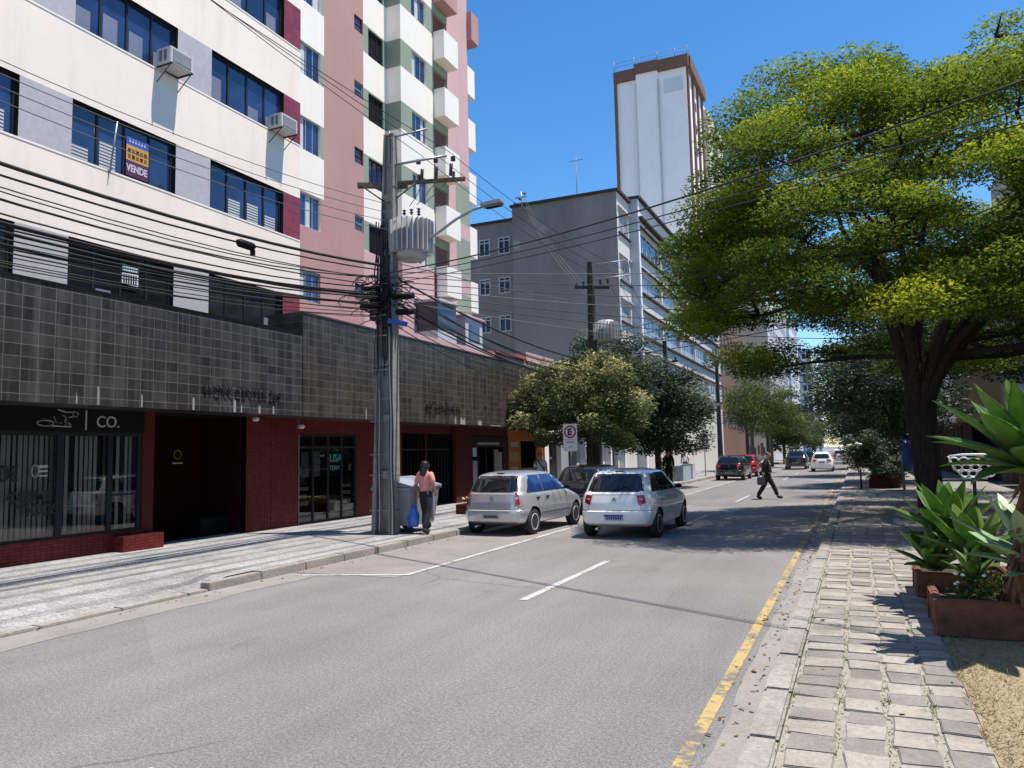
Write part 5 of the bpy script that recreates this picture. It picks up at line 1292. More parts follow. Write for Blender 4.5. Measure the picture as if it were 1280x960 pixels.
tree('street_tree','large spreading tree with bright yellow-green layered foliage over the right pavement',(1.60,21.6,.12),2.5,(2.6,20.7,5.3),(6.6,5.7,5.7),310,360000,.088,'leaf_bright','bark_ridged',3,.30,14,flat=.36,padr=.95,inner=.12,lean=(-.18,0),leafW=.38,hz=.55,zmin=4.2,wirey=2.2,steep=.33,zin=1.0)
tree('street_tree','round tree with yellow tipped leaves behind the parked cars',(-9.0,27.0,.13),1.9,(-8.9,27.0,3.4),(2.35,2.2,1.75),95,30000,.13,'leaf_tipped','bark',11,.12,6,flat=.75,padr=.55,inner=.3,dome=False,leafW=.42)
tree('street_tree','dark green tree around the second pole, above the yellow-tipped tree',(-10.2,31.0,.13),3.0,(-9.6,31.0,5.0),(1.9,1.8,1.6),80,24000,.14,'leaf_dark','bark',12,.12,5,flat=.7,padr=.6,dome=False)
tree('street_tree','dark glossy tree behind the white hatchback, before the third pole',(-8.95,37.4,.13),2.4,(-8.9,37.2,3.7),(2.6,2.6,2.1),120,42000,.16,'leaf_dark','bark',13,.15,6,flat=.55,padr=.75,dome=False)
tree('street_tree','light green feathery tree above the parked red car',(-7.3,61,.13),2.8,(-6.7,60,5.3),(2.2,2.6,2.0),70,10000,.18,'leaf_mid','bark_grey',14,.14,6,flat=.5,padr=.9,dome=False)
tree('street_tree','slim pale tree in front of the tan block',(-7.2,74,.13),2.8,(-6.6,74,4.6),(1.7,2.2,1.9),45,6000,.22,'leaf_mid','bark_grey',15,.14,5,flat=.5,padr=1.0,dome=False)
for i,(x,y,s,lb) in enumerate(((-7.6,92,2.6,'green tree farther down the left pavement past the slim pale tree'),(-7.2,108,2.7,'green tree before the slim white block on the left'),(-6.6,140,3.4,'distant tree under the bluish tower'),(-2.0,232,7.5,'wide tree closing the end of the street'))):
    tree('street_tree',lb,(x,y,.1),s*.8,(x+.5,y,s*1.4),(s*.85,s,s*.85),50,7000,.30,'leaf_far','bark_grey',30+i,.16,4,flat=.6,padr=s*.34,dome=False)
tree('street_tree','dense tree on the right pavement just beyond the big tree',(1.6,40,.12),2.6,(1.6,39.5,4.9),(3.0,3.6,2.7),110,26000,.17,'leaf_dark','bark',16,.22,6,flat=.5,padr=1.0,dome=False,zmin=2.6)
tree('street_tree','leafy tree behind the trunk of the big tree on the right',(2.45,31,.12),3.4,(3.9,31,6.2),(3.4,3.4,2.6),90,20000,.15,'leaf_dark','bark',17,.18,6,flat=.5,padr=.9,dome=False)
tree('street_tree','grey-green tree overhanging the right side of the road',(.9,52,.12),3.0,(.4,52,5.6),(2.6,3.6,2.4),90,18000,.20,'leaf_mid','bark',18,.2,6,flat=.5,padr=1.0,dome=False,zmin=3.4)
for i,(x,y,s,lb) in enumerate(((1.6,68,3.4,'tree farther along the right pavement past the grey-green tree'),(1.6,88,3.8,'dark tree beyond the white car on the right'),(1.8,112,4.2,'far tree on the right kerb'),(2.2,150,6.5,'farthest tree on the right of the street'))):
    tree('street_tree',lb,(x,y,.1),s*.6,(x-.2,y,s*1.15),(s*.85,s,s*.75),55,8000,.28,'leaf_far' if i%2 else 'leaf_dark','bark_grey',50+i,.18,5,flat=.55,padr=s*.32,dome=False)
# slender flowering shrub tree on the right kerb
t = tree('flowering_shrub','dark slender shrub with white blossoms at the right kerb',(.05,34.0,.12),1.0,(.25,34.0,1.55),(.75,.7,.75),40,6000,.10,'leaf_dark','bark',61,.035,4,flat=.8,padr=.3,dome=False,cat='shrub')
m_ = MB()
for c in ((-.02,33.3,1.95),(-.30,33.4,1.85),(.1,33.3,1.90),(.35,33.35,.75),(.05,33.35,.95),(.3,33.4,.6)):
    for k in range(4): m_.ball((c[0]+rnd.uniform(-.05,.05),c[1],c[2]+rnd.uniform(-.04,.04)),.05,'flower_white',6)
m_.build('blossom', t)
tree('shrub','dark bushy shrubs in the shade left of the telephone booth',(.95,35.5,.12),.6,(.95,35.5,1.1),(.8,1.2,.95),40,7000,.12,'leaf_dark','bark',62,.05,4,flat=.8,padr=.35,dome=False,cat='shrub')
t = planter('tree_planter','dark red planter in deep shade beneath the shrubs',.35,1.45,34.6,36.4,.12,.62,'dark_red')

# ============================================================ AGAVES
def agave(name, label, c, n, L, W, mat, seed, tilt0=8, tilt1=100, stem=None, droop=.35, azbias=None, group='agaves in the planters'):
    t = thing(name, label, 'plant', c, 0, group); rnd = random.Random(seed); C = Vector(c)
    if stem:
        m_ = MB(); s0 = Vector(stem); pts = [s0.lerp(C,k/5)+Vector((rnd.uniform(-.01,.01),0,0)) for k in range(6)]; m_.tube(pts,[.085,.075,.07,.07,.065,.06],'agave_stem',10)
        for k in range(170):                      # dead leaf bases hanging on the stem
            p = s0.lerp(C,rnd.random()**.7); a = rnd.uniform(0,6.28); o_ = Vector((math.cos(a),math.sin(a),0))
            e = p+o_*rnd.uniform(.07,.17)-Vector((0,0,rnd.uniform(.08,.26))); m_.obox((p+o_*.05+e)/2,(e-p-o_*.05)/2,o_.cross(Vector((0,0,1)))*.016,o_*.003,'agave_stem')
        m_.build('stem', t)
    V=[];F=[];col=[]; ga=2.39996
    for i in range(n):
        f = i/(n-1); a = i*ga+seed; tilt = R(tilt0+(tilt1-tilt0)*f**.8+rnd.uniform(-6,6)); l = L*(.62+.45*math.sin(math.pi*min(1,f*.75+.2)))*rnd.uniform(.92,1.08); w_ = W*rnd.uniform(.9,1.1)
        o_ = Vector((math.cos(a),math.sin(a),0)); side = Vector((-math.sin(a),math.cos(a),0)); seg=12; rows=[]
        pos = C+o_*.02-Vector((0,0,.04*f)); th = tilt*.8; dr = droop*(f**1.3)*rnd.uniform(.5,1.4)
        tw = rnd.uniform(-.15,.15)
        for k in range(seg+1):
            s = k/seg; wd = w_*(.42+.58*math.sin(math.pi*min(1,s*.95+.08))**.8) if s < .5 else w_*math.cos((s-.5)*math.pi)**.85*1.0
            wd = max(wd,.0015); d = o_*math.sin(th)+Vector((0,0,math.cos(th))); nrm = d.cross(side)
            cup = .32*wd*(1-s*.5); thick = .016*(1-s)+.001
            sd = (side+nrm*tw*s).normalized()
            rows.append([pos-sd*wd*.5-nrm*cup*.5*-1, pos-sd*wd*.26+nrm*cup*.06, pos-nrm*0, pos+sd*wd*.26+nrm*cup*.06, pos+sd*wd*.5+nrm*cup*.5, pos+sd*wd*.2-nrm*thick, pos-sd*wd*.2-nrm*thick])
            pos = pos+d*(l/seg); th += (dr*1.2+.12)/seg*(.4+1.4*s)
        b0=len(V); m=7
        for r_ in rows: V += [tuple(p) for p in r_]
        for k in range(seg):
            for j in range(m): F.append((b0+k*m+j,b0+k*m+(j+1)%m,b0+(k+1)*m+(j+1)%m,b0+(k+1)*m+j)); col.append(min(1,max(0,.35+.5*rnd.random()*.4+(1-f)*.4)))
    off = Vector(c); me = bpy.data.meshes.new('leaves'); me.from_pydata([tuple(Vector(v)-off) for v in V],[],F); at = me.attributes.new('rnd','FLOAT','FACE'); at.data.foreach_set('value',col)
    me.polygons.foreach_set('use_smooth',[True]*len(F)); me.materials.append(M(mat)); o = bpy.data.objects.new('leaves',me); COL.objects.link(o); o.parent = t
    bm = bmesh.new(); bm.from_mesh(me); bmesh.ops.recalc_face_normals(bm, faces=bm.faces); bm.to_mesh(me); bm.free()
    return t
planter('planter_box','terracotta coloured concrete trough in front of the agaves at the right edge',.56,2.6,8.05,8.95,.12,.45,'terracotta',group='terracotta planters')
planter('planter_box','smaller terracotta planter behind, under the left agave clump',.53,1.5,10.0,10.8,.12,.40,'terracotta',group='terracotta planters')
agave('agave','tall stemmed agave rosette with long pale leaves at the right edge',(1.34,7.75,1.64),34,.84,.235,'agave',1,6,112,(1.20,8.2,.40),.42)
agave('agave','bushy green agave over the smaller planter, left in the clump',(.88,9.8,.84),28,.66,.215,'agave',2,8,100,None,.3)
agave('agave','middle green agave between the bushy one and the trough corner',(1.0,9.1,.70),22,.58,.20,'agave',5,8,98,None,.3)
agave('agave','small low agave at the left foot of the clump',(.68,9.55,.54),18,.46,.16,'agave',8,10,100,None,.3)
agave('agave','large grey-green agave at the bottom right over the trough',(1.38,8.15,.74),22,.72,.22,'agave_glaucous',4,8,98,None,.28)
agave('agave','tiny yellowish agave above the trough rim',(.93,8.5,.60),12,.32,.11,'agave',9,10,85,None,.2)
o = leafball('ground_plants',(1.1,8.45,.50),(.42,.28,.12),500,.06,'leaf_mid',None,77); tag(o,'small leafy plants in the terracotta trough','plants')
m_ = MB(); 
for k in range(9): m_.ball((1.0+rnd.uniform(-.3,.3),8.3+rnd.uniform(-.15,.15),.60+rnd.uniform(-.05,.08)),(.022,.022,.014),'flower_white',6)
m_.build('blossom', o)
m_ = MB()
for k in range(5): m_.ball((1.18+.006*k,8.9,.98+.015*k),(.016,.016,.02),'flower_orange',7)
m_.tube([(1.18,8.92,.45),(1.18,8.9,.98)],.008,'agave_stem',5); tag(m_.build('flower'),'small orange bloom beside the agave stem','flower')
# ============================================================ CARS
def interp(tab, z):
    if z <= tab[0][0]: return tab[0][1]
    for (a, va), (b_, vb) in zip(tab, tab[1:]):
        if z <= b_: return va+(vb-va)*(z-a)/(b_-a)
    return tab[-1][1]
def bake(o):
    dg = bpy.context.evaluated_depsgraph_get(); me = bpy.data.meshes.new_from_object(o.evaluated_get(dg)); old = o.data; o.modifiers.clear(); o.data = me; bpy.data.meshes.remove(old)
    return o
HATCH = dict(L=3.82, n=7.0,
  xr=[(.24,.34),(.28,.12),(.33,.03),(.50,.0),(.58,.01),(.60,.05),(.75,.06),(.93,.10),(.97,.12),(1.10,.20),(1.30,.33),(1.37,.42),(1.415,.62),(1.445,.95),(1.46,1.30)],
  xf=[(.24,3.60),(.30,3.76),(.45,3.82),(.60,3.80),(.70,3.70),(.78,3.52),(.85,3.30),(.91,3.08),(.96,2.96),(1.05,2.78),(1.20,2.52),(1.33,2.28),(1.40,2.08),(1.44,1.80),(1.46,1.50)],
  W=[(.24,.70),(.27,.77),(.45,.825),(.62,.835),(.80,.825),(.90,.80),(.95,.775),(1.10,.728),(1.30,.645),(1.38,.595),(1.42,.52),(1.445,.43),(1.46,.30)],
  zs=1.46, wheels=(.66,3.13), wr=.295, wy=.72,
  rear=(1.0,1.34,.60,.52), side=[((.42,.98),(1.22,.98),(1.22,1.34),(.72,1.34)),((1.28,.98),(2.62,.98),(2.22,1.34),(1.28,1.34))],
  wind=(.99,1.36,.62,.50), light=(.70,.93,.52,.965), plate=(.40,.50), bumper=.60)
def car(name, label, cat, P_, loc, rz, paint, glass='glass_car', plate='plate_grey', light=None, emblem=None, group=None, detail=True, scale=1.0, rearwiper=True, ring_emblem=False, lshape=None):
    t = thing(name, label, cat, loc, rz, group); t.scale = (scale,)*3
    n = P_['n']; ztop = P_['zs']; N = 72
    zz = sorted({P_['W'][0][0],.27,.30,.33,.40,.46,.52,.575,.585,.60,.61,.65,.70,.74,.78,.81,.84,.87,.90,.93,.95,.97}|{.97+(ztop-.97)*k/14 for k in range(1,15)}|set(P_.get('zx',[])))
    def ext(z): xr, xf = interp(P_['xr'],z), interp(P_['xf'],z); return (xr+xf)/2, (xf-xr)/2, interp(P_['W'],z)
    def pt(th, z):
        cx, a, W = ext(z); c, s = math.cos(th), math.sin(th); m_ = n if z < .97 else n-.8
        return Vector((cx+a*math.copysign(abs(c)**(2/m_),c), W*math.copysign(abs(s)**(2/m_),s), z))
    V=[];F=[]
    for z in zz:
        for k in range(N): V.append(tuple(pt(2*math.pi*(k+.5)/N, z)))
    for i in range(len(zz)-1):
        for k in range(N): F.append((i*N+k,i*N+(k+1)%N,(i+1)*N+(k+1)%N,(i+1)*N+k))
    F.append(tuple(reversed(range(N)))); F.append(tuple((len(zz)-1)*N+k for k in range(N)))
    me = bpy.data.meshes.new('body'); me.from_pydata(V,[],F); me.materials.append(M(paint)); me.materials.append(M('black_matt'))
    body = bpy.data.objects.new('body', me); COL.objects.link(body)
    c = MB(); R_ = P_['wr']*1.16
    for xw in P_['wheels']:
        for s in (-1,1): c.lathe([(R_,s*.42),(R_,s*1.1)], 'black_matt', (xw,0,P_['wr']+.01), 28, 'y', smooth=False)
    co_ = c.build('cut'); md = body.modifiers.new('b','BOOLEAN'); md.operation='DIFFERENCE'; md.object=co_; md.solver='EXACT'
    bake(body); bpy.data.objects.remove(co_); me = body.data
    for p in me.polygons:
        q = p.center; p.use_smooth = True
        if abs(q.y) < .999*ext(max(.17,min(ztop,q.z)))[2]-.004 or q.z < .28:
            if any(math.hypot(q.x-xw, q.z-P_['wr']-.01) < R_+.006 for xw in P_['wheels']): p.material_index = 1; p.use_smooth = False
    if hasattr(me,'set_sharp_from_angle'): me.set_sharp_from_angle(angle=R(38))
    body.parent = t
    def side_pt(x, z, s):
        cx, a, W = ext(z); m_ = n if z < .97 else n-.8; g = min(.9999,abs(x-cx)/a); return Vector((x, s*W*(1-g**m_)**(1/m_), z))
    def rear_pt(y, z, front=False):
        cx, a, W = ext(z); m_ = n if z < .97 else n-.8; g = min(.9999,abs(y)/W); d = a*(1-g**m_)**(1/m_); return Vector((cx+(d if front else -d), y, z))
    def patch(mb, fn, corners, mat, off=.004, nx=8, nz=6, thick=0):
        (a,b_,c_,d) = corners; g=[]
        for j in range(nz+1):
            for i in range(nx+1):
                u, v = i/nx, j/nz; p = [(a[k]*(1-u)+b_[k]*u)*(1-v)+(d[k]*(1-u)+c_[k]*u)*v for k in (0,1)]
                e = .004; P0_ = fn(p[0],p[1]); n_ = (fn(p[0]+e,p[1])-P0_).cross(fn(p[0],p[1]+e)-P0_)
                if n_.length < 1e-12: n_ = Vector((0,0,1))
                n_.normalize(); cen = Vector((P_['L']/2,0,.6)); 
                if n_.dot(P0_-cen) < 0: n_ = -n_
                g.append(P0_+n_*off)
        b0 = len(mb.v); mb.v += [tuple(q) for q in g]; k = mb.mid(mat)
        for j in range(nz):
            for i in range(nx): q = b0+j*(nx+1)+i; mb.f.append((q,q+1,q+nx+2,q+nx+1)); mb.mi.append(k); mb.sm.append(True)
    def bld(mb, nm, par=t): return mb.build(nm, par, world=False)
    z0,z1,w0,w1 = P_['rear']
    m_ = MB(); patch(m_, rear_pt, ((-w0-.02,z0-.02),(w0+.02,z0-.02),(w1+.02,z1+.015),(-w1-.02,z1+.015)),'car_seam',.002,12,6); patch(m_, rear_pt, ((-w0,z0),(w0,z0),(w1,z1),(-w1,z1)),glass,.005,12,6); rw = bld(m_,'rear_window')
    if rearwiper and detail: m_ = MB(); q0, q1 = rear_pt(.02,z0+.02)+Vector((-.02,0,0)), rear_pt(-.28,z0+.10)+Vector((-.02,0,0)); m_.tube([q0,q1],.008,'black',5); bld(m_,'wiper')
    z0,z1,w0,w1 = P_['wind']; m_ = MB(); patch(m_, lambda y,z: rear_pt(y,z,True), ((-w0,z0),(w0,z0),(w1,z1),(-w1,z1)),glass,.004,10,5); bld(m_,'windscreen')
    for s in (-1,1):
        for q in P_['side']:
            m_ = MB(); cx_ = sum(a for a,_ in q)/4; cz_ = sum(b_ for _,b_ in q)/4
            big = [(cx_+(a-cx_)*1.0+math.copysign(.022,a-cx_), b_+math.copysign(.018,b_-cz_)) for a,b_ in q]
            patch(m_, lambda x,z: side_pt(x,z,s), big,'car_seam',.002,6,4); patch(m_, lambda x,z: side_pt(x,z,s), q, P_.get('sg') or glass,.005,6,4); bld(m_,'side_window')
        # lights at the rear corners
        la,lb,lf,lg = P_['light'] if light is None else light
        m_ = MB(); 
        def lfn(u, z, s=s): # u: 0..1 rear fraction lf -> corner -> side fraction lg
            th0 = math.asin(lf**(n/2)); th1 = math.acos(lg**(n/2)); th = th0+(th1-th0)*u; return pt(math.pi+s*-th if s>0 else math.pi+th, z)
        patch(m_, lfn, tuple((u_, la+(lb-la)*v_) for u_,v_ in (lshape or ((.12,0),(1,.22),(.96,1),(0,.96)))),'tail_red',.014,18,5); lp = bld(m_,'tail_light')
        m_ = MB(); patch(m_, lfn, ((.22,la+(lb-la)*.50),(.62,la+(lb-la)*.54),(.62,la+(lb-la)*.68),(.22,la+(lb-la)*.64)),'tail_clear' ,.017,10,1); bld(m_,'reflector',lp)
        m_ = MB(); patch(m_, lambda y,z: rear_pt(y,z,True), ((s*.42,.60),(s*.74,.60),(s*.74,.72),(s*.46,.70)),'tail_clear',.006,6,2); bld(m_,'headlight')
        if detail:
            m_ = MB(); sw0 = P_['side'][0]; dx0 = P_['side'][-1][0][0]-.03; dx1 = P_['side'][-1][1][0]+.04
            for xq in (dx0, dx1): patch(m_, lambda x,z: side_pt(x,z,s), ((xq-.004,.26),(xq+.004,.26),(xq+.004,.95),(xq-.004,.95)),'car_seam',.003,1,8)
            if len(P_['side']) > 1:
                xq = P_['side'][0][0][0]+.30; patch(m_, lambda x,z: side_pt(x,z,s), ((xq+.25,.26),(xq+.258,.26),(xq+.05,.95),(xq+.042,.95)),'car_seam',.003,1,8)
            bld(m_,'door_seam')
            for hx in ([dx0+.12]+([P_['side'][0][0][0]+.42] if len(P_['side'])>1 else [])):
                m_ = MB(); q = side_pt(hx,.84,s); m_.box(hx-.07,hx+.07,min(q.y,q.y+s*.03),max(q.y,q.y+s*.03),.825,.855,'black' if paint=='car_silver' else paint); bld(m_,'door_handle')
            m_ = MB(); patch(m_, lambda x,z: side_pt(x,z,s), ((P_['wheels'][0]+.42,.50),(P_['wheels'][1]-.42,.50),(P_['wheels'][1]-.42,.53),(P_['wheels'][0]+.42,.53)), paint if paint!='car_silver' else 'bin_grey',.012,8,1); bld(m_,'side_moulding')
        xm = P_['side'][-1][1][0]-.10; q = side_pt(xm,.99,s); m_ = MB(); m_.ball((xm,q.y+s*.085,1.01),(.04,.075,.05),'black',12); m_.box(xm-.02,xm+.02,min(q.y,q.y+s*.08),max(q.y,q.y+s*.08),.96,1.0,'black'); bld(m_,'mirror')
    # plate, bumper line, emblem, exhaust
    pa,pb = P_['plate']; m_ = MB()
    patch(m_, rear_pt, ((-.21,pa-.005),(.21,pa-.005),(.21,pb+.015),(-.21,pb+.015)),plate,.010,6,1)
    if plate == 'plate_blue' or plate=='plate_white': patch(m_, rear_pt, ((-.21,pb-.02),(.21,pb-.02),(.21,pb+.015),(-.21,pb+.015)),'plate_blue',.013,6,1)
    for k in range(7): patch(m_, rear_pt, ((-.165+k*.049,pa+.015),(-.13+k*.049,pa+.015),(-.13+k*.049,pb-.028),(-.165+k*.049,pb-.028)),'plate_blue' if plate != 'plate_grey' else 'car_seam',.013,1,1)
    bld(m_,'licence_plate')
    if detail:
        m_ = MB(); b_ = P_['bumper']
        th1 = math.acos(.90**(n/2))
        patch(m_, lambda u,z: pt(math.pi+u,z), ((-th1,b_-.006),(th1,b_-.006),(th1,b_+.004),(-th1,b_+.004)),'car_seam',.002,40,1)
        patch(m_, rear_pt, ((-.58,b_),(-.572,b_),(-.56,.97),(-.568,.97)),'car_seam',.002,1,8); patch(m_, rear_pt, ((.572,b_),(.58,b_),(.568,.97),(.56,.97)),'car_seam',.002,1,8)
        patch(m_, rear_pt, ((-.5,.925),(.5,.925),(.5,.932),(-.5,.932)),'car_seam',.002,12,1)
        bld(m_,'tailgate_seam')
        q = rear_pt(0,.82); m_ = MB()
        if ring_emblem:
            for k in range(18):
                a = R(20*k); m_.obox((q.x-.012,.045*math.cos(a),.82+.045*math.sin(a)),(.004,0,0),(0,.006*math.cos(a),.006*math.sin(a)),(0,-.009*math.sin(a),.009*math.cos(a)),'chrome')
            for (ya,za,yb,zb) in ((-.030,.85,-.010,.795),(-.010,.795,0,.825),(0,.825,.010,.795),(.010,.795,.030,.85)):
                m_.obox((q.x-.012,(ya+yb)/2,(za+zb)/2),(.003,0,0),(0,(yb-ya)/2,(zb-za)/2),(0,-(zb-za)*.1,(yb-ya)*.1),'chrome')
            m_.lathe([(.05,-.006),(.05,-.002)],'car_seam',(q.x,0,.82),20,'x')
            bld(m_,'emblem')
        else:
            o_ = [(0,.05),(.036,0),(0,-.05),(-.036,0)]
            for i in range(4):
                (a,b2),(c2,d2) = o_[i],o_[(i+1)%4]; dd = Vector((0,c2-a,d2-b2)); nn = Vector((0,-dd.z,dd.y)).normalized()
                m_.obox((q.x-.014,(a+c2)/2,.84+(b2+d2)/2),(.005,0,0),dd/2,nn*.008,'iron_grey')
            for k in range(4): m_.box(q.x-.012,q.x-.006,-.07+.038*k,-.045+.038*k,.735,.76,'iron_grey')
            bld(m_,'emblem')
        m_ = MB(); m_.tube([(-.02,.38,.215),(.25,.38,.22)],.025,'chrome',9); bld(m_,'exhaust')
        m_ = MB(); m_.box(interp(P_['xr'],1.40)-.04,interp(P_['xr'],1.40)+.16,-.09,.09,1.395,1.415,'black'); m_.box(interp(P_['xr'],z1)-.02,interp(P_['xr'],z1)+.05,-.12,.12,1.345,1.365,'tail_red'); bld(m_,'brake_light')
    for xw in P_['wheels']:
        for s in (-1,1):
            r_ = P_['wr']; yc = s*P_['wy']; g = MB(); 
            g.lathe([(r_*.62,-.09),(r_*.93,-.095),(r_,-.07),(r_,.07),(r_*.93,.095),(r_*.62,.09)],'rubber',(xw,yc,r_),28,'y'); ty = g.build('wheel', t, world=False)
            g = MB(); yo = yc+s*.075; g.lathe([(r_*.64,s*.0),(r_*.64,s*.02),(r_*.58,s*.02),(r_*.56,-s*.02)],'rim',(xw,yo,r_),24,'y'); g.lathe([(.0,s*.012),(r_*.16,s*.012),(r_*.2,-s*.01)],'rim',(xw,yo,r_),12,'y')
            g.lathe([(0,-s*.03),(r_*.60,-s*.03)],'black_matt',(xw,yo,r_),20,'y')
            for k in range(5 if detail else 5):
                a = R(72*k+20); g.obox((xw+r_*.36*math.cos(a),yo,r_+r_*.36*math.sin(a)),(r_*.23*math.cos(a),0,r_*.23*math.sin(a)),(0,.008,0),(-.045*math.sin(a),0,.045*math.cos(a)),'rim')
            g.build('rim', ty, world=False)
    return t
RZ = R(90)
car('parked_car','silver five-door hatchback parked at the left kerb','car',dict(HATCH, sg='glass_car_blue', light=(.64,1.0,.70,.955)),(-7.62,15.72,0),RZ-R(3.0),'car_silver','glass_car','plate_grey',scale=.985,lshape=((0,.08),(1,.20),(.80,.92),(.42,1)))
WHITE = dict(HATCH, side=[((.40,1.00),(.92,1.00),(.92,1.33),(.66,1.33)),((.98,.99),(2.66,.98),(2.26,1.345),(.98,1.345))])
car('moving_car','white hatchback driving up the lane beside the silver car','car',WHITE,(-4.75,15.72,0),RZ-R(.5),'car_white','glass_car','plate_white',ring_emblem=True,scale=1.0,light=(.71,.92,.60,.968))
car('parked_car','black hatchback parked ahead of the silver one, half hidden','car',HATCH,(-7.55,21.4,0),RZ,'car_black','glass_car','plate_grey')
SUV = dict(L=4.2,n=6.5,xr=[(.25,.2),(.35,.03),(.6,0),(.9,.04),(1.05,.1),(1.35,.3),(1.5,.45),(1.58,.8),(1.62,1.3)],xf=[(.25,4.0),(.4,4.18),(.7,4.15),(.88,3.95),(.98,3.5),(1.05,3.2),(1.3,2.75),(1.5,2.3),(1.58,2.0),(1.62,1.6)],
  W=[(.25,.82),(.5,.88),(.85,.88),(1.02,.83),(1.3,.72),(1.5,.60),(1.58,.5),(1.62,.3)],zs=1.62,wheels=(.75,3.35),wr=.34,wy=.76,rear=(1.08,1.44,.66,.55),side=[((.5,1.08),(1.4,1.08),(1.4,1.45),(.85,1.45)),((1.46,1.08),(2.85,1.08),(2.45,1.45),(1.46,1.45))],wind=(1.08,1.46,.66,.55),light=(.82,1.02,.45,.95),plate=(.72,.83),bumper=.66)
car('parked_car','dark hatchback parked by the grey planters, seen just left of the walking man','car',HATCH,(-6.85,45.6,0),RZ-R(1),'car_navy','glass_car','plate_grey',scale=1.0)
car('parked_car','red hatchback parked in front of the dark one','car',HATCH,(-6.75,51.2,0),RZ,'car_red','glass_car','plate_grey')
car('moving_car','white sport utility car farther up the right lane','car',SUV,(-2.45,60.6,0),RZ,'car_white','glass_car','plate_grey',detail=False,scale=.90)
PICK = dict(L=5.0,n=7.5,xr=[(.35,.1),(.5,0),(.98,.03),(1.02,.05),(1.03,1.5),(1.25,1.7),(1.5,1.85),(1.6,2.2),(1.64,2.5)],xf=[(.35,4.8),(.5,5.0),(.85,4.95),(1.0,4.6),(1.1,3.9),(1.3,3.5),(1.5,3.15),(1.6,2.9),(1.64,2.6)],
  W=[(.35,.86),(.6,.92),(.98,.92),(1.02,.9),(1.1,.84),(1.3,.76),(1.5,.66),(1.6,.5),(1.64,.3)],zs=1.64,zx=[1.02,1.025,1.03,1.05],wheels=(.95,4.0),wr=.38,wy=.78,rear=(1.15,1.5,.62,.54),side=[((1.9,1.12),(2.6,1.12),(2.6,1.48),(2.1,1.48)),((2.66,1.12),(3.6,1.12),(3.2,1.48),(2.66,1.48))],wind=(1.12,1.5,.7,.6),light=(.72,1.0,.78,.97),plate=(.5,.62),bumper=.60)
car('moving_car','dark pickup truck ahead of the white sport utility car','pickup truck',PICK,(-4.72,66.8,0),RZ,'car_navy','glass_car','plate_grey',detail=False,scale=.95)
car('moving_car','small dark car in the far distance right of the pickup truck','car',HATCH,(-4.7,84,0),RZ,'car_black','glass_car','plate_grey',detail=False)
car('parked_car','small white car with red lamps far away at the right kerb','car',SUV,(-1.85,92,0),RZ,'car_white','glass_car','plate_grey',detail=False,scale=.95,light=(.7,1.05,.3,.95))
car('parked_car','far white car parked at the left kerb past the red car','car',SUV,(-6.8,98,0),RZ,'car_white','glass_car','plate_grey',detail=False,scale=.95)
# ============================================================ PEOPLE
def skinmesh(name, joints, edges, mat, parent, root=0, sub=2):
    me = bpy.data.meshes.new(name); me.from_pydata([j[0] for j in joints], edges, []); o = bpy.data.objects.new(name, me); COL.objects.link(o)
    md = o.modifiers.new('s','SKIN'); md.use_smooth_shade = True; md.branch_smoothing = .6
    if not me.skin_vertices: 
        bm = bmesh.new(); bm.from_mesh(me); bm.verts.layers.skin.verify(); bm.to_mesh(me); bm.free()
    for i,j in enumerate(joints):
        sv = me.skin_vertices[0].data[i]; r_ = j[1] if hasattr(j[1],'__len__') else (j[1],j[1]); sv.radius = (r_[0]*1.17,r_[1]*1.17); sv.use_root = (i == root)
    m2 = o.modifiers.new('u','SUBSURF'); m2.levels = sub; m2.render_levels = sub
    bake(o); o.data.materials.clear(); o.data.materials.append(M(mat)); o.data.name = name
    for p in o.data.polygons: p.use_smooth = True
    o.parent = parent; return o
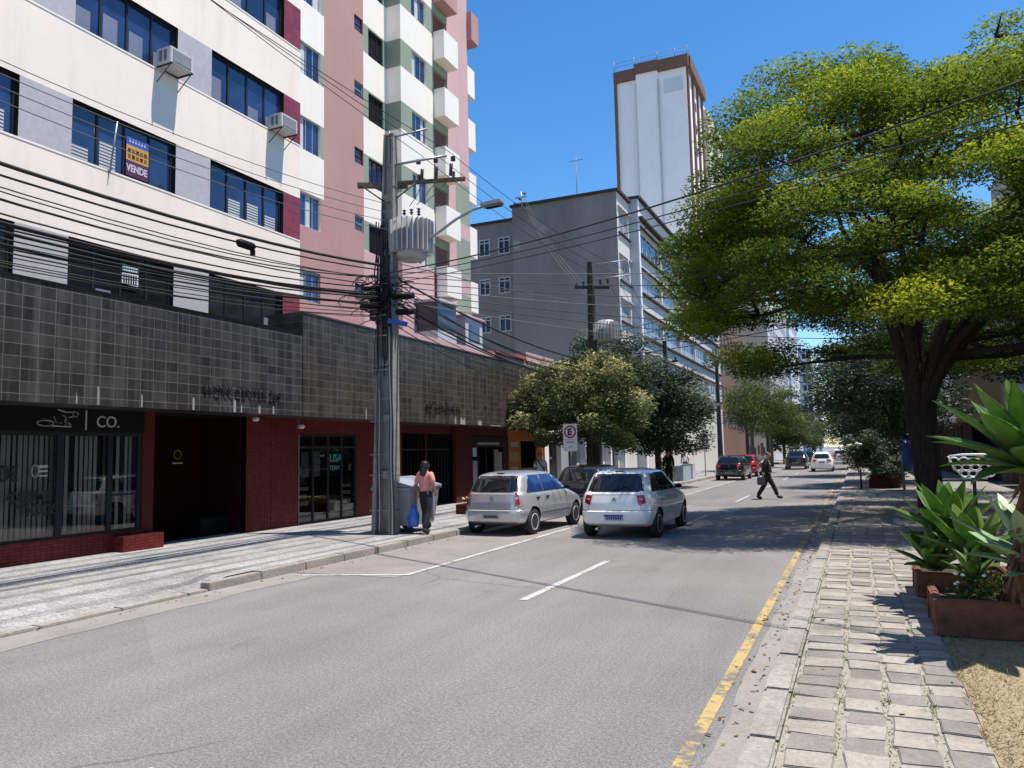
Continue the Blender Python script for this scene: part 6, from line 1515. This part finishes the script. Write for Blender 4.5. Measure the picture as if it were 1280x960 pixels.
def person(label, loc, rz, H, pose, mats, hair='short', bulk=0, extra=None, group=None, fingers=True):
    """local frame: +x is the way the person faces, z up; pose = dict of joint positions for a 1.70 m body"""
    t = thing('person', label, 'person', loc, rz, group); k = H/1.70; t.scale = (k,k,k)
    P_ = dict(pelvis=(0,0,.92), waist=(0,0,1.06), chest=(.0,0,1.28), neck=(.0,0,1.44), jaw=(.02,0,1.51), skull=(.01,0,1.60), top=(.0,0,1.665))
    P_.update(pose); J=[]; E_=[]; ix={}
    def add(n_, p, r_, par=None):
        ix[n_] = len(J); J.append((tuple(p), r_)); 
        if par: E_.append((ix[par], ix[n_]))
    g = lambda n_: Vector(P_[n_])
    add('pelvis',g('pelvis'),(.115,.13)); add('waist',g('waist'),.11,'pelvis'); add('chest',g('chest'),.125,'waist'); add('neck',g('neck'),.052,'chest')
    add('jaw',g('jaw'),.062,'neck'); add('skull',g('skull'),.085,'jaw'); add('top',g('top'),.052,'skull')
    f = (g('jaw')-g('neck')); f.z = 0; f = Vector((1,0,0)) if f.length < .005 else f.normalized(); sdv = Vector((-f.y,f.x,0))
    add('nose',g('jaw').lerp(g('skull'),.45)+f*.098,.012,'skull')
    for s,n_ in ((1,'l'),(-1,'r')):
        add('ear'+n_, g('skull')-Vector((0,0,.03))+sdv*s*.088,.014,'skull')
        sh = g('chest')+Vector((0,s*.165,.10)); sh = g('sh'+n_) if 'sh'+n_ in P_ else sh
        add('sh'+n_, sh,.055,'chest'); el, wr = g('el'+n_), g('wr'+n_)
        add('el'+n_, el,.040,'sh'+n_); add('wr'+n_, wr,.026,'el'+n_)
        d = (wr-el).normalized(); pm = wr+d*.06; add('pm'+n_, pm,(.034,.022),'wr'+n_)
        if fingers:
            ac = Vector((0,1,0)) if abs(d.y) < .8 else Vector((1,0,0)); fw = d.cross(ac).normalized()
            for q,(o_,L_) in enumerate(((-.028,.075),(-.009,.085),(.010,.08),(.027,.062))):
                a = pm+fw*o_+d*.035; b_ = a+d*L_*.5+ac*.006*s; c_ = b_+d*L_*.42-ac*.018*s
                add('f%d%s'%(q,n_),b_,.0085,'pm'+n_); add('g%d%s'%(q,n_),c_,.007,'f%d%s'%(q,n_))
            add('th'+n_, wr+d*.035+fw*.045,.010,'wr'+n_); add('ti'+n_, wr+d*.075+fw*.055,.008,'th'+n_)
        hp = g('pelvis')+Vector((0,s*.085,-.06)); add('hp'+n_, hp,.095,'pelvis'); add('kn'+n_, g('kn'+n_),.058,'hp'+n_)
        cm = g('kn'+n_).lerp(g('an'+n_),.3); add('cf'+n_, cm,.052,'kn'+n_); add('an'+n_, g('an'+n_),.036,'cf'+n_)
        add('to'+n_, g('to'+n_),.030,'an'+n_)
    skinmesh('body', J, E_, mats['skin'], t)
    def sub(nm, names, mat, grow, over={}):
        loc_=[]; mp={}
        for n_ in names: mp[n_]=len(loc_); r_ = J[ix[n_]][1]; r_ = r_ if hasattr(r_,'__len__') else (r_,r_); gg = over.get(n_, grow); loc_.append((J[ix[n_]][0],(r_[0]+gg,r_[1]+gg)))
        ed = [(mp[a],mp[b_]) for a in names for b_ in names if (ix[a],ix[b_]) in E_]
        return skinmesh(nm, loc_, ed, mat, t)
    arms = ['sh','el','wr'] if mats.get('long') else ['sh','el']
    sub('shirt',['pelvis','waist','chest']+[a+s for s in 'lr' for a in arms], mats['shirt'], .020+bulk*.6, {'pelvis':.026+bulk,'waist':.022+bulk,'chest':.02+bulk,'elr':.016+bulk*.5,'ell':.016+bulk*.5,'wrl':.012+bulk*.3,'wrr':.012+bulk*.3})
    sub('trousers',['waist','pelvis','hpl','hpr','knl','knr','cfl','cfr','anl','anr'], mats['trousers'], .016, {'pelvis':.012,'waist':.002,'anl':.022,'anr':.022,'cfl':.02,'cfr':.02})
    for s in 'lr':
        a, b_ = Vector(P_['an'+s]), Vector(P_['to'+s]); d = (b_-a); m_ = MB(); dd = Vector((d.x,d.y,0)).normalized(); sd_ = Vector((-dd.y,dd.x,0)); up = dd.cross(sd_) 
        L_ = max(.16,d.length+.05); ctr = a.lerp(b_,.5)-Vector((0,0,.025)); dn = d.normalized(); u2 = dn.cross(sd_).normalized()
        skinmesh('shoe',[(tuple(a-dn*.05-Vector((0,0,.015))),.052),(tuple(ctr+Vector((0,0,.012))),.055),(tuple(b_+dn*.045),.046)],[(0,1),(1,2)],'shoe',t)
    sk, ft = g('skull'), f
    if hair == 'long':
        skinmesh('hair',[(tuple(sk+Vector((0,0,.055))),.075),(tuple(sk-ft*.03+Vector((0,0,.0))),.098),(tuple(sk-ft*.06-Vector((0,0,.10))),.085),(tuple(g('neck')-ft*.075-Vector((0,0,.02))),.075),(tuple(g('chest')-ft*.13+Vector((0,0,.04))),.055)],[(0,1),(1,2),(2,3),(3,4)],mats['hair'],t)
    else:
        skinmesh('hair',[(tuple(sk+Vector((0,0,.05))+ft*.01),.072),(tuple(sk-ft*.022+Vector((0,0,.01))),.098),(tuple(sk-ft*.035-Vector((0,0,.07))),.070)],[(0,1),(1,2)],mats['hair'],t)
    m_ = MB()
    for s in (-1,1): m_.ball(tuple(g('jaw').lerp(sk,.62)+ft*.082+sdv*s*.032),(.010,.010,.007),'letter_dark',6)
    m_.build('eyes', t, world=False); m_ = MB(); q = g('jaw')+ft*.066; m_.ball(tuple(q+Vector((0,0,.005))),(.008,.022,.006),'dark_red',8); m_.build('mouth', t, world=False)
    return t
stand = dict(ell=(-.02,.22,1.13),wrl=(.04,.24,.90),elr=(-.02,-.22,1.13),wrr=(.04,-.24,.90),knl=(.02,.10,.50),anl=(-.01,.10,.09),tol=(.12,.12,.045),knr=(.02,-.10,.50),anr=(-.01,-.10,.09),tor=(.12,-.12,.045))
# woman in pink, seen from behind, strolling up the pavement, blue bag on her left
wp = dict(stand); wp.update(knl=(.10,.08,.50),anl=(.06,.08,.09),tol=(.19,.09,.045),knr=(-.03,-.08,.50),anr=(-.16,-.08,.12),tor=(-.04,-.09,.05),ell=(-.05,.24,1.14),wrl=(.03,.27,.92),elr=(.0,-.22,1.14),wrr=(.12,-.19,.98))
person('woman with long dark hair in a pink top walking past the dumpster', (-8.72,14.75,.13), R(82), 1.62, wp, dict(skin='skin',shirt='cloth_pink',trousers='cloth_navy',hair='hair'), 'long')
t = thing('shopping_bag','bright blue plastic bag carried by the woman in pink','bag',(-9.0,14.8,.3)); m_ = MB()
cx,cy,cz = -9.02,14.72,.50; rows=[]
for i in range(11):
    z = i/10; r_ = .155*math.sin(math.pi*min(1,(z*.83+.14)))**.55*(1-.15*z); rows.append([(cx+r_*math.cos(a)*(1+.07*math.sin(4*a+i)),cy+r_*.75*math.sin(a)*(1+.08*math.sin(5*a-i)),cz-.22+.44*z) for a in [6.283*k/18 for k in range(18)]])
b0=0
for r_ in rows: m_.v += r_
kk = m_.mid('bag_blue')
for i in range(10):
    for k in range(18): m_.f.append((i*18+k,i*18+(k+1)%18,(i+1)*18+(k+1)%18,(i+1)*18+k)); m_.mi.append(kk); m_.sm.append(True)
m_.f.append(tuple(range(18))); m_.mi.append(kk); m_.sm.append(True)
m_.build('pouch', t); m_ = MB(); m_.tube([(cx-.04,cy,cz+.21),(cx+.0,cy+.01,cz+.34),(cx+.04,cy,cz+.21)],.012,'bag_blue',6); m_.build('handle', t)
# man in a dark suit striding to the right across the road
wk = dict(pelvis=(0,0,.90),waist=(.01,0,1.04),chest=(.04,0,1.27),neck=(.06,0,1.43),jaw=(.085,0,1.50),skull=(.08,0,1.59),top=(.07,0,1.655),
  knl=(.19,.08,.51),anl=(.34,.08,.11),tol=(.47,.09,.07),knr=(-.10,-.08,.50),anr=(-.34,-.08,.12),tor=(-.23,-.09,.045),ell=(-.10,.22,1.13),wrl=(.05,.23,.95),elr=(-.05,-.24,1.14),wrr=(-.10,-.26,.93))
person('man in a dark suit striding across the road with a bag', (-3.05,29.2,0), R(8), 1.74, wk, dict(skin='skin_pale',shirt='cloth_black',trousers='cloth_black',hair='hair_grey',long=True), bulk=.05)
t = thing('briefcase','dark bag in the hand of the man crossing the road','bag',(-3.25,28.95,.5)); m_ = MB(); m_.box(-3.36,-3.08,28.86,28.95,.52,.80,'bag_grey'); m_.build('case', t, bevel=.02); m_ = MB(); m_.tube([(-3.28,28.905,.80),(-3.27,28.905,.87),(-3.17,28.905,.87),(-3.16,28.905,.80)],.010,'black',5); m_.build('handle', t)
# others
t3 = person('man in a white shirt with a dark shoulder strap in front of the orange shopfront', (-10.95,27.0,.14), R(-60), 1.72, stand, dict(skin='skin',shirt='cloth_white',trousers='cloth_blue',hair='hair'))
m_ = MB(); m_.tube([(.13,-.13,1.40),(.165,0,1.22),(.12,.16,1.02)],.022,'black',5); m_.tube([(.12,-.13,1.40),(-.10,-.10,1.42),(-.15,.05,1.15),(-.05,.18,1.02)],.022,'black',5); m_.build('shoulder_strap', t3, world=False)
person('person in black standing at the left kerb beyond the white hatchback', (-8.55,37.9,.13), R(-80), 1.72, stand, dict(skin='skin',shirt='cloth_black',trousers='cloth_black',hair='hair',long=True), fingers=False)
person('person in pale clothes far up the left pavement by the grey planters', (-9.7,47.5,.13), R(-90), 1.68, stand, dict(skin='skin',shirt='cloth_white',trousers='cloth_navy',hair='hair'), fingers=False)
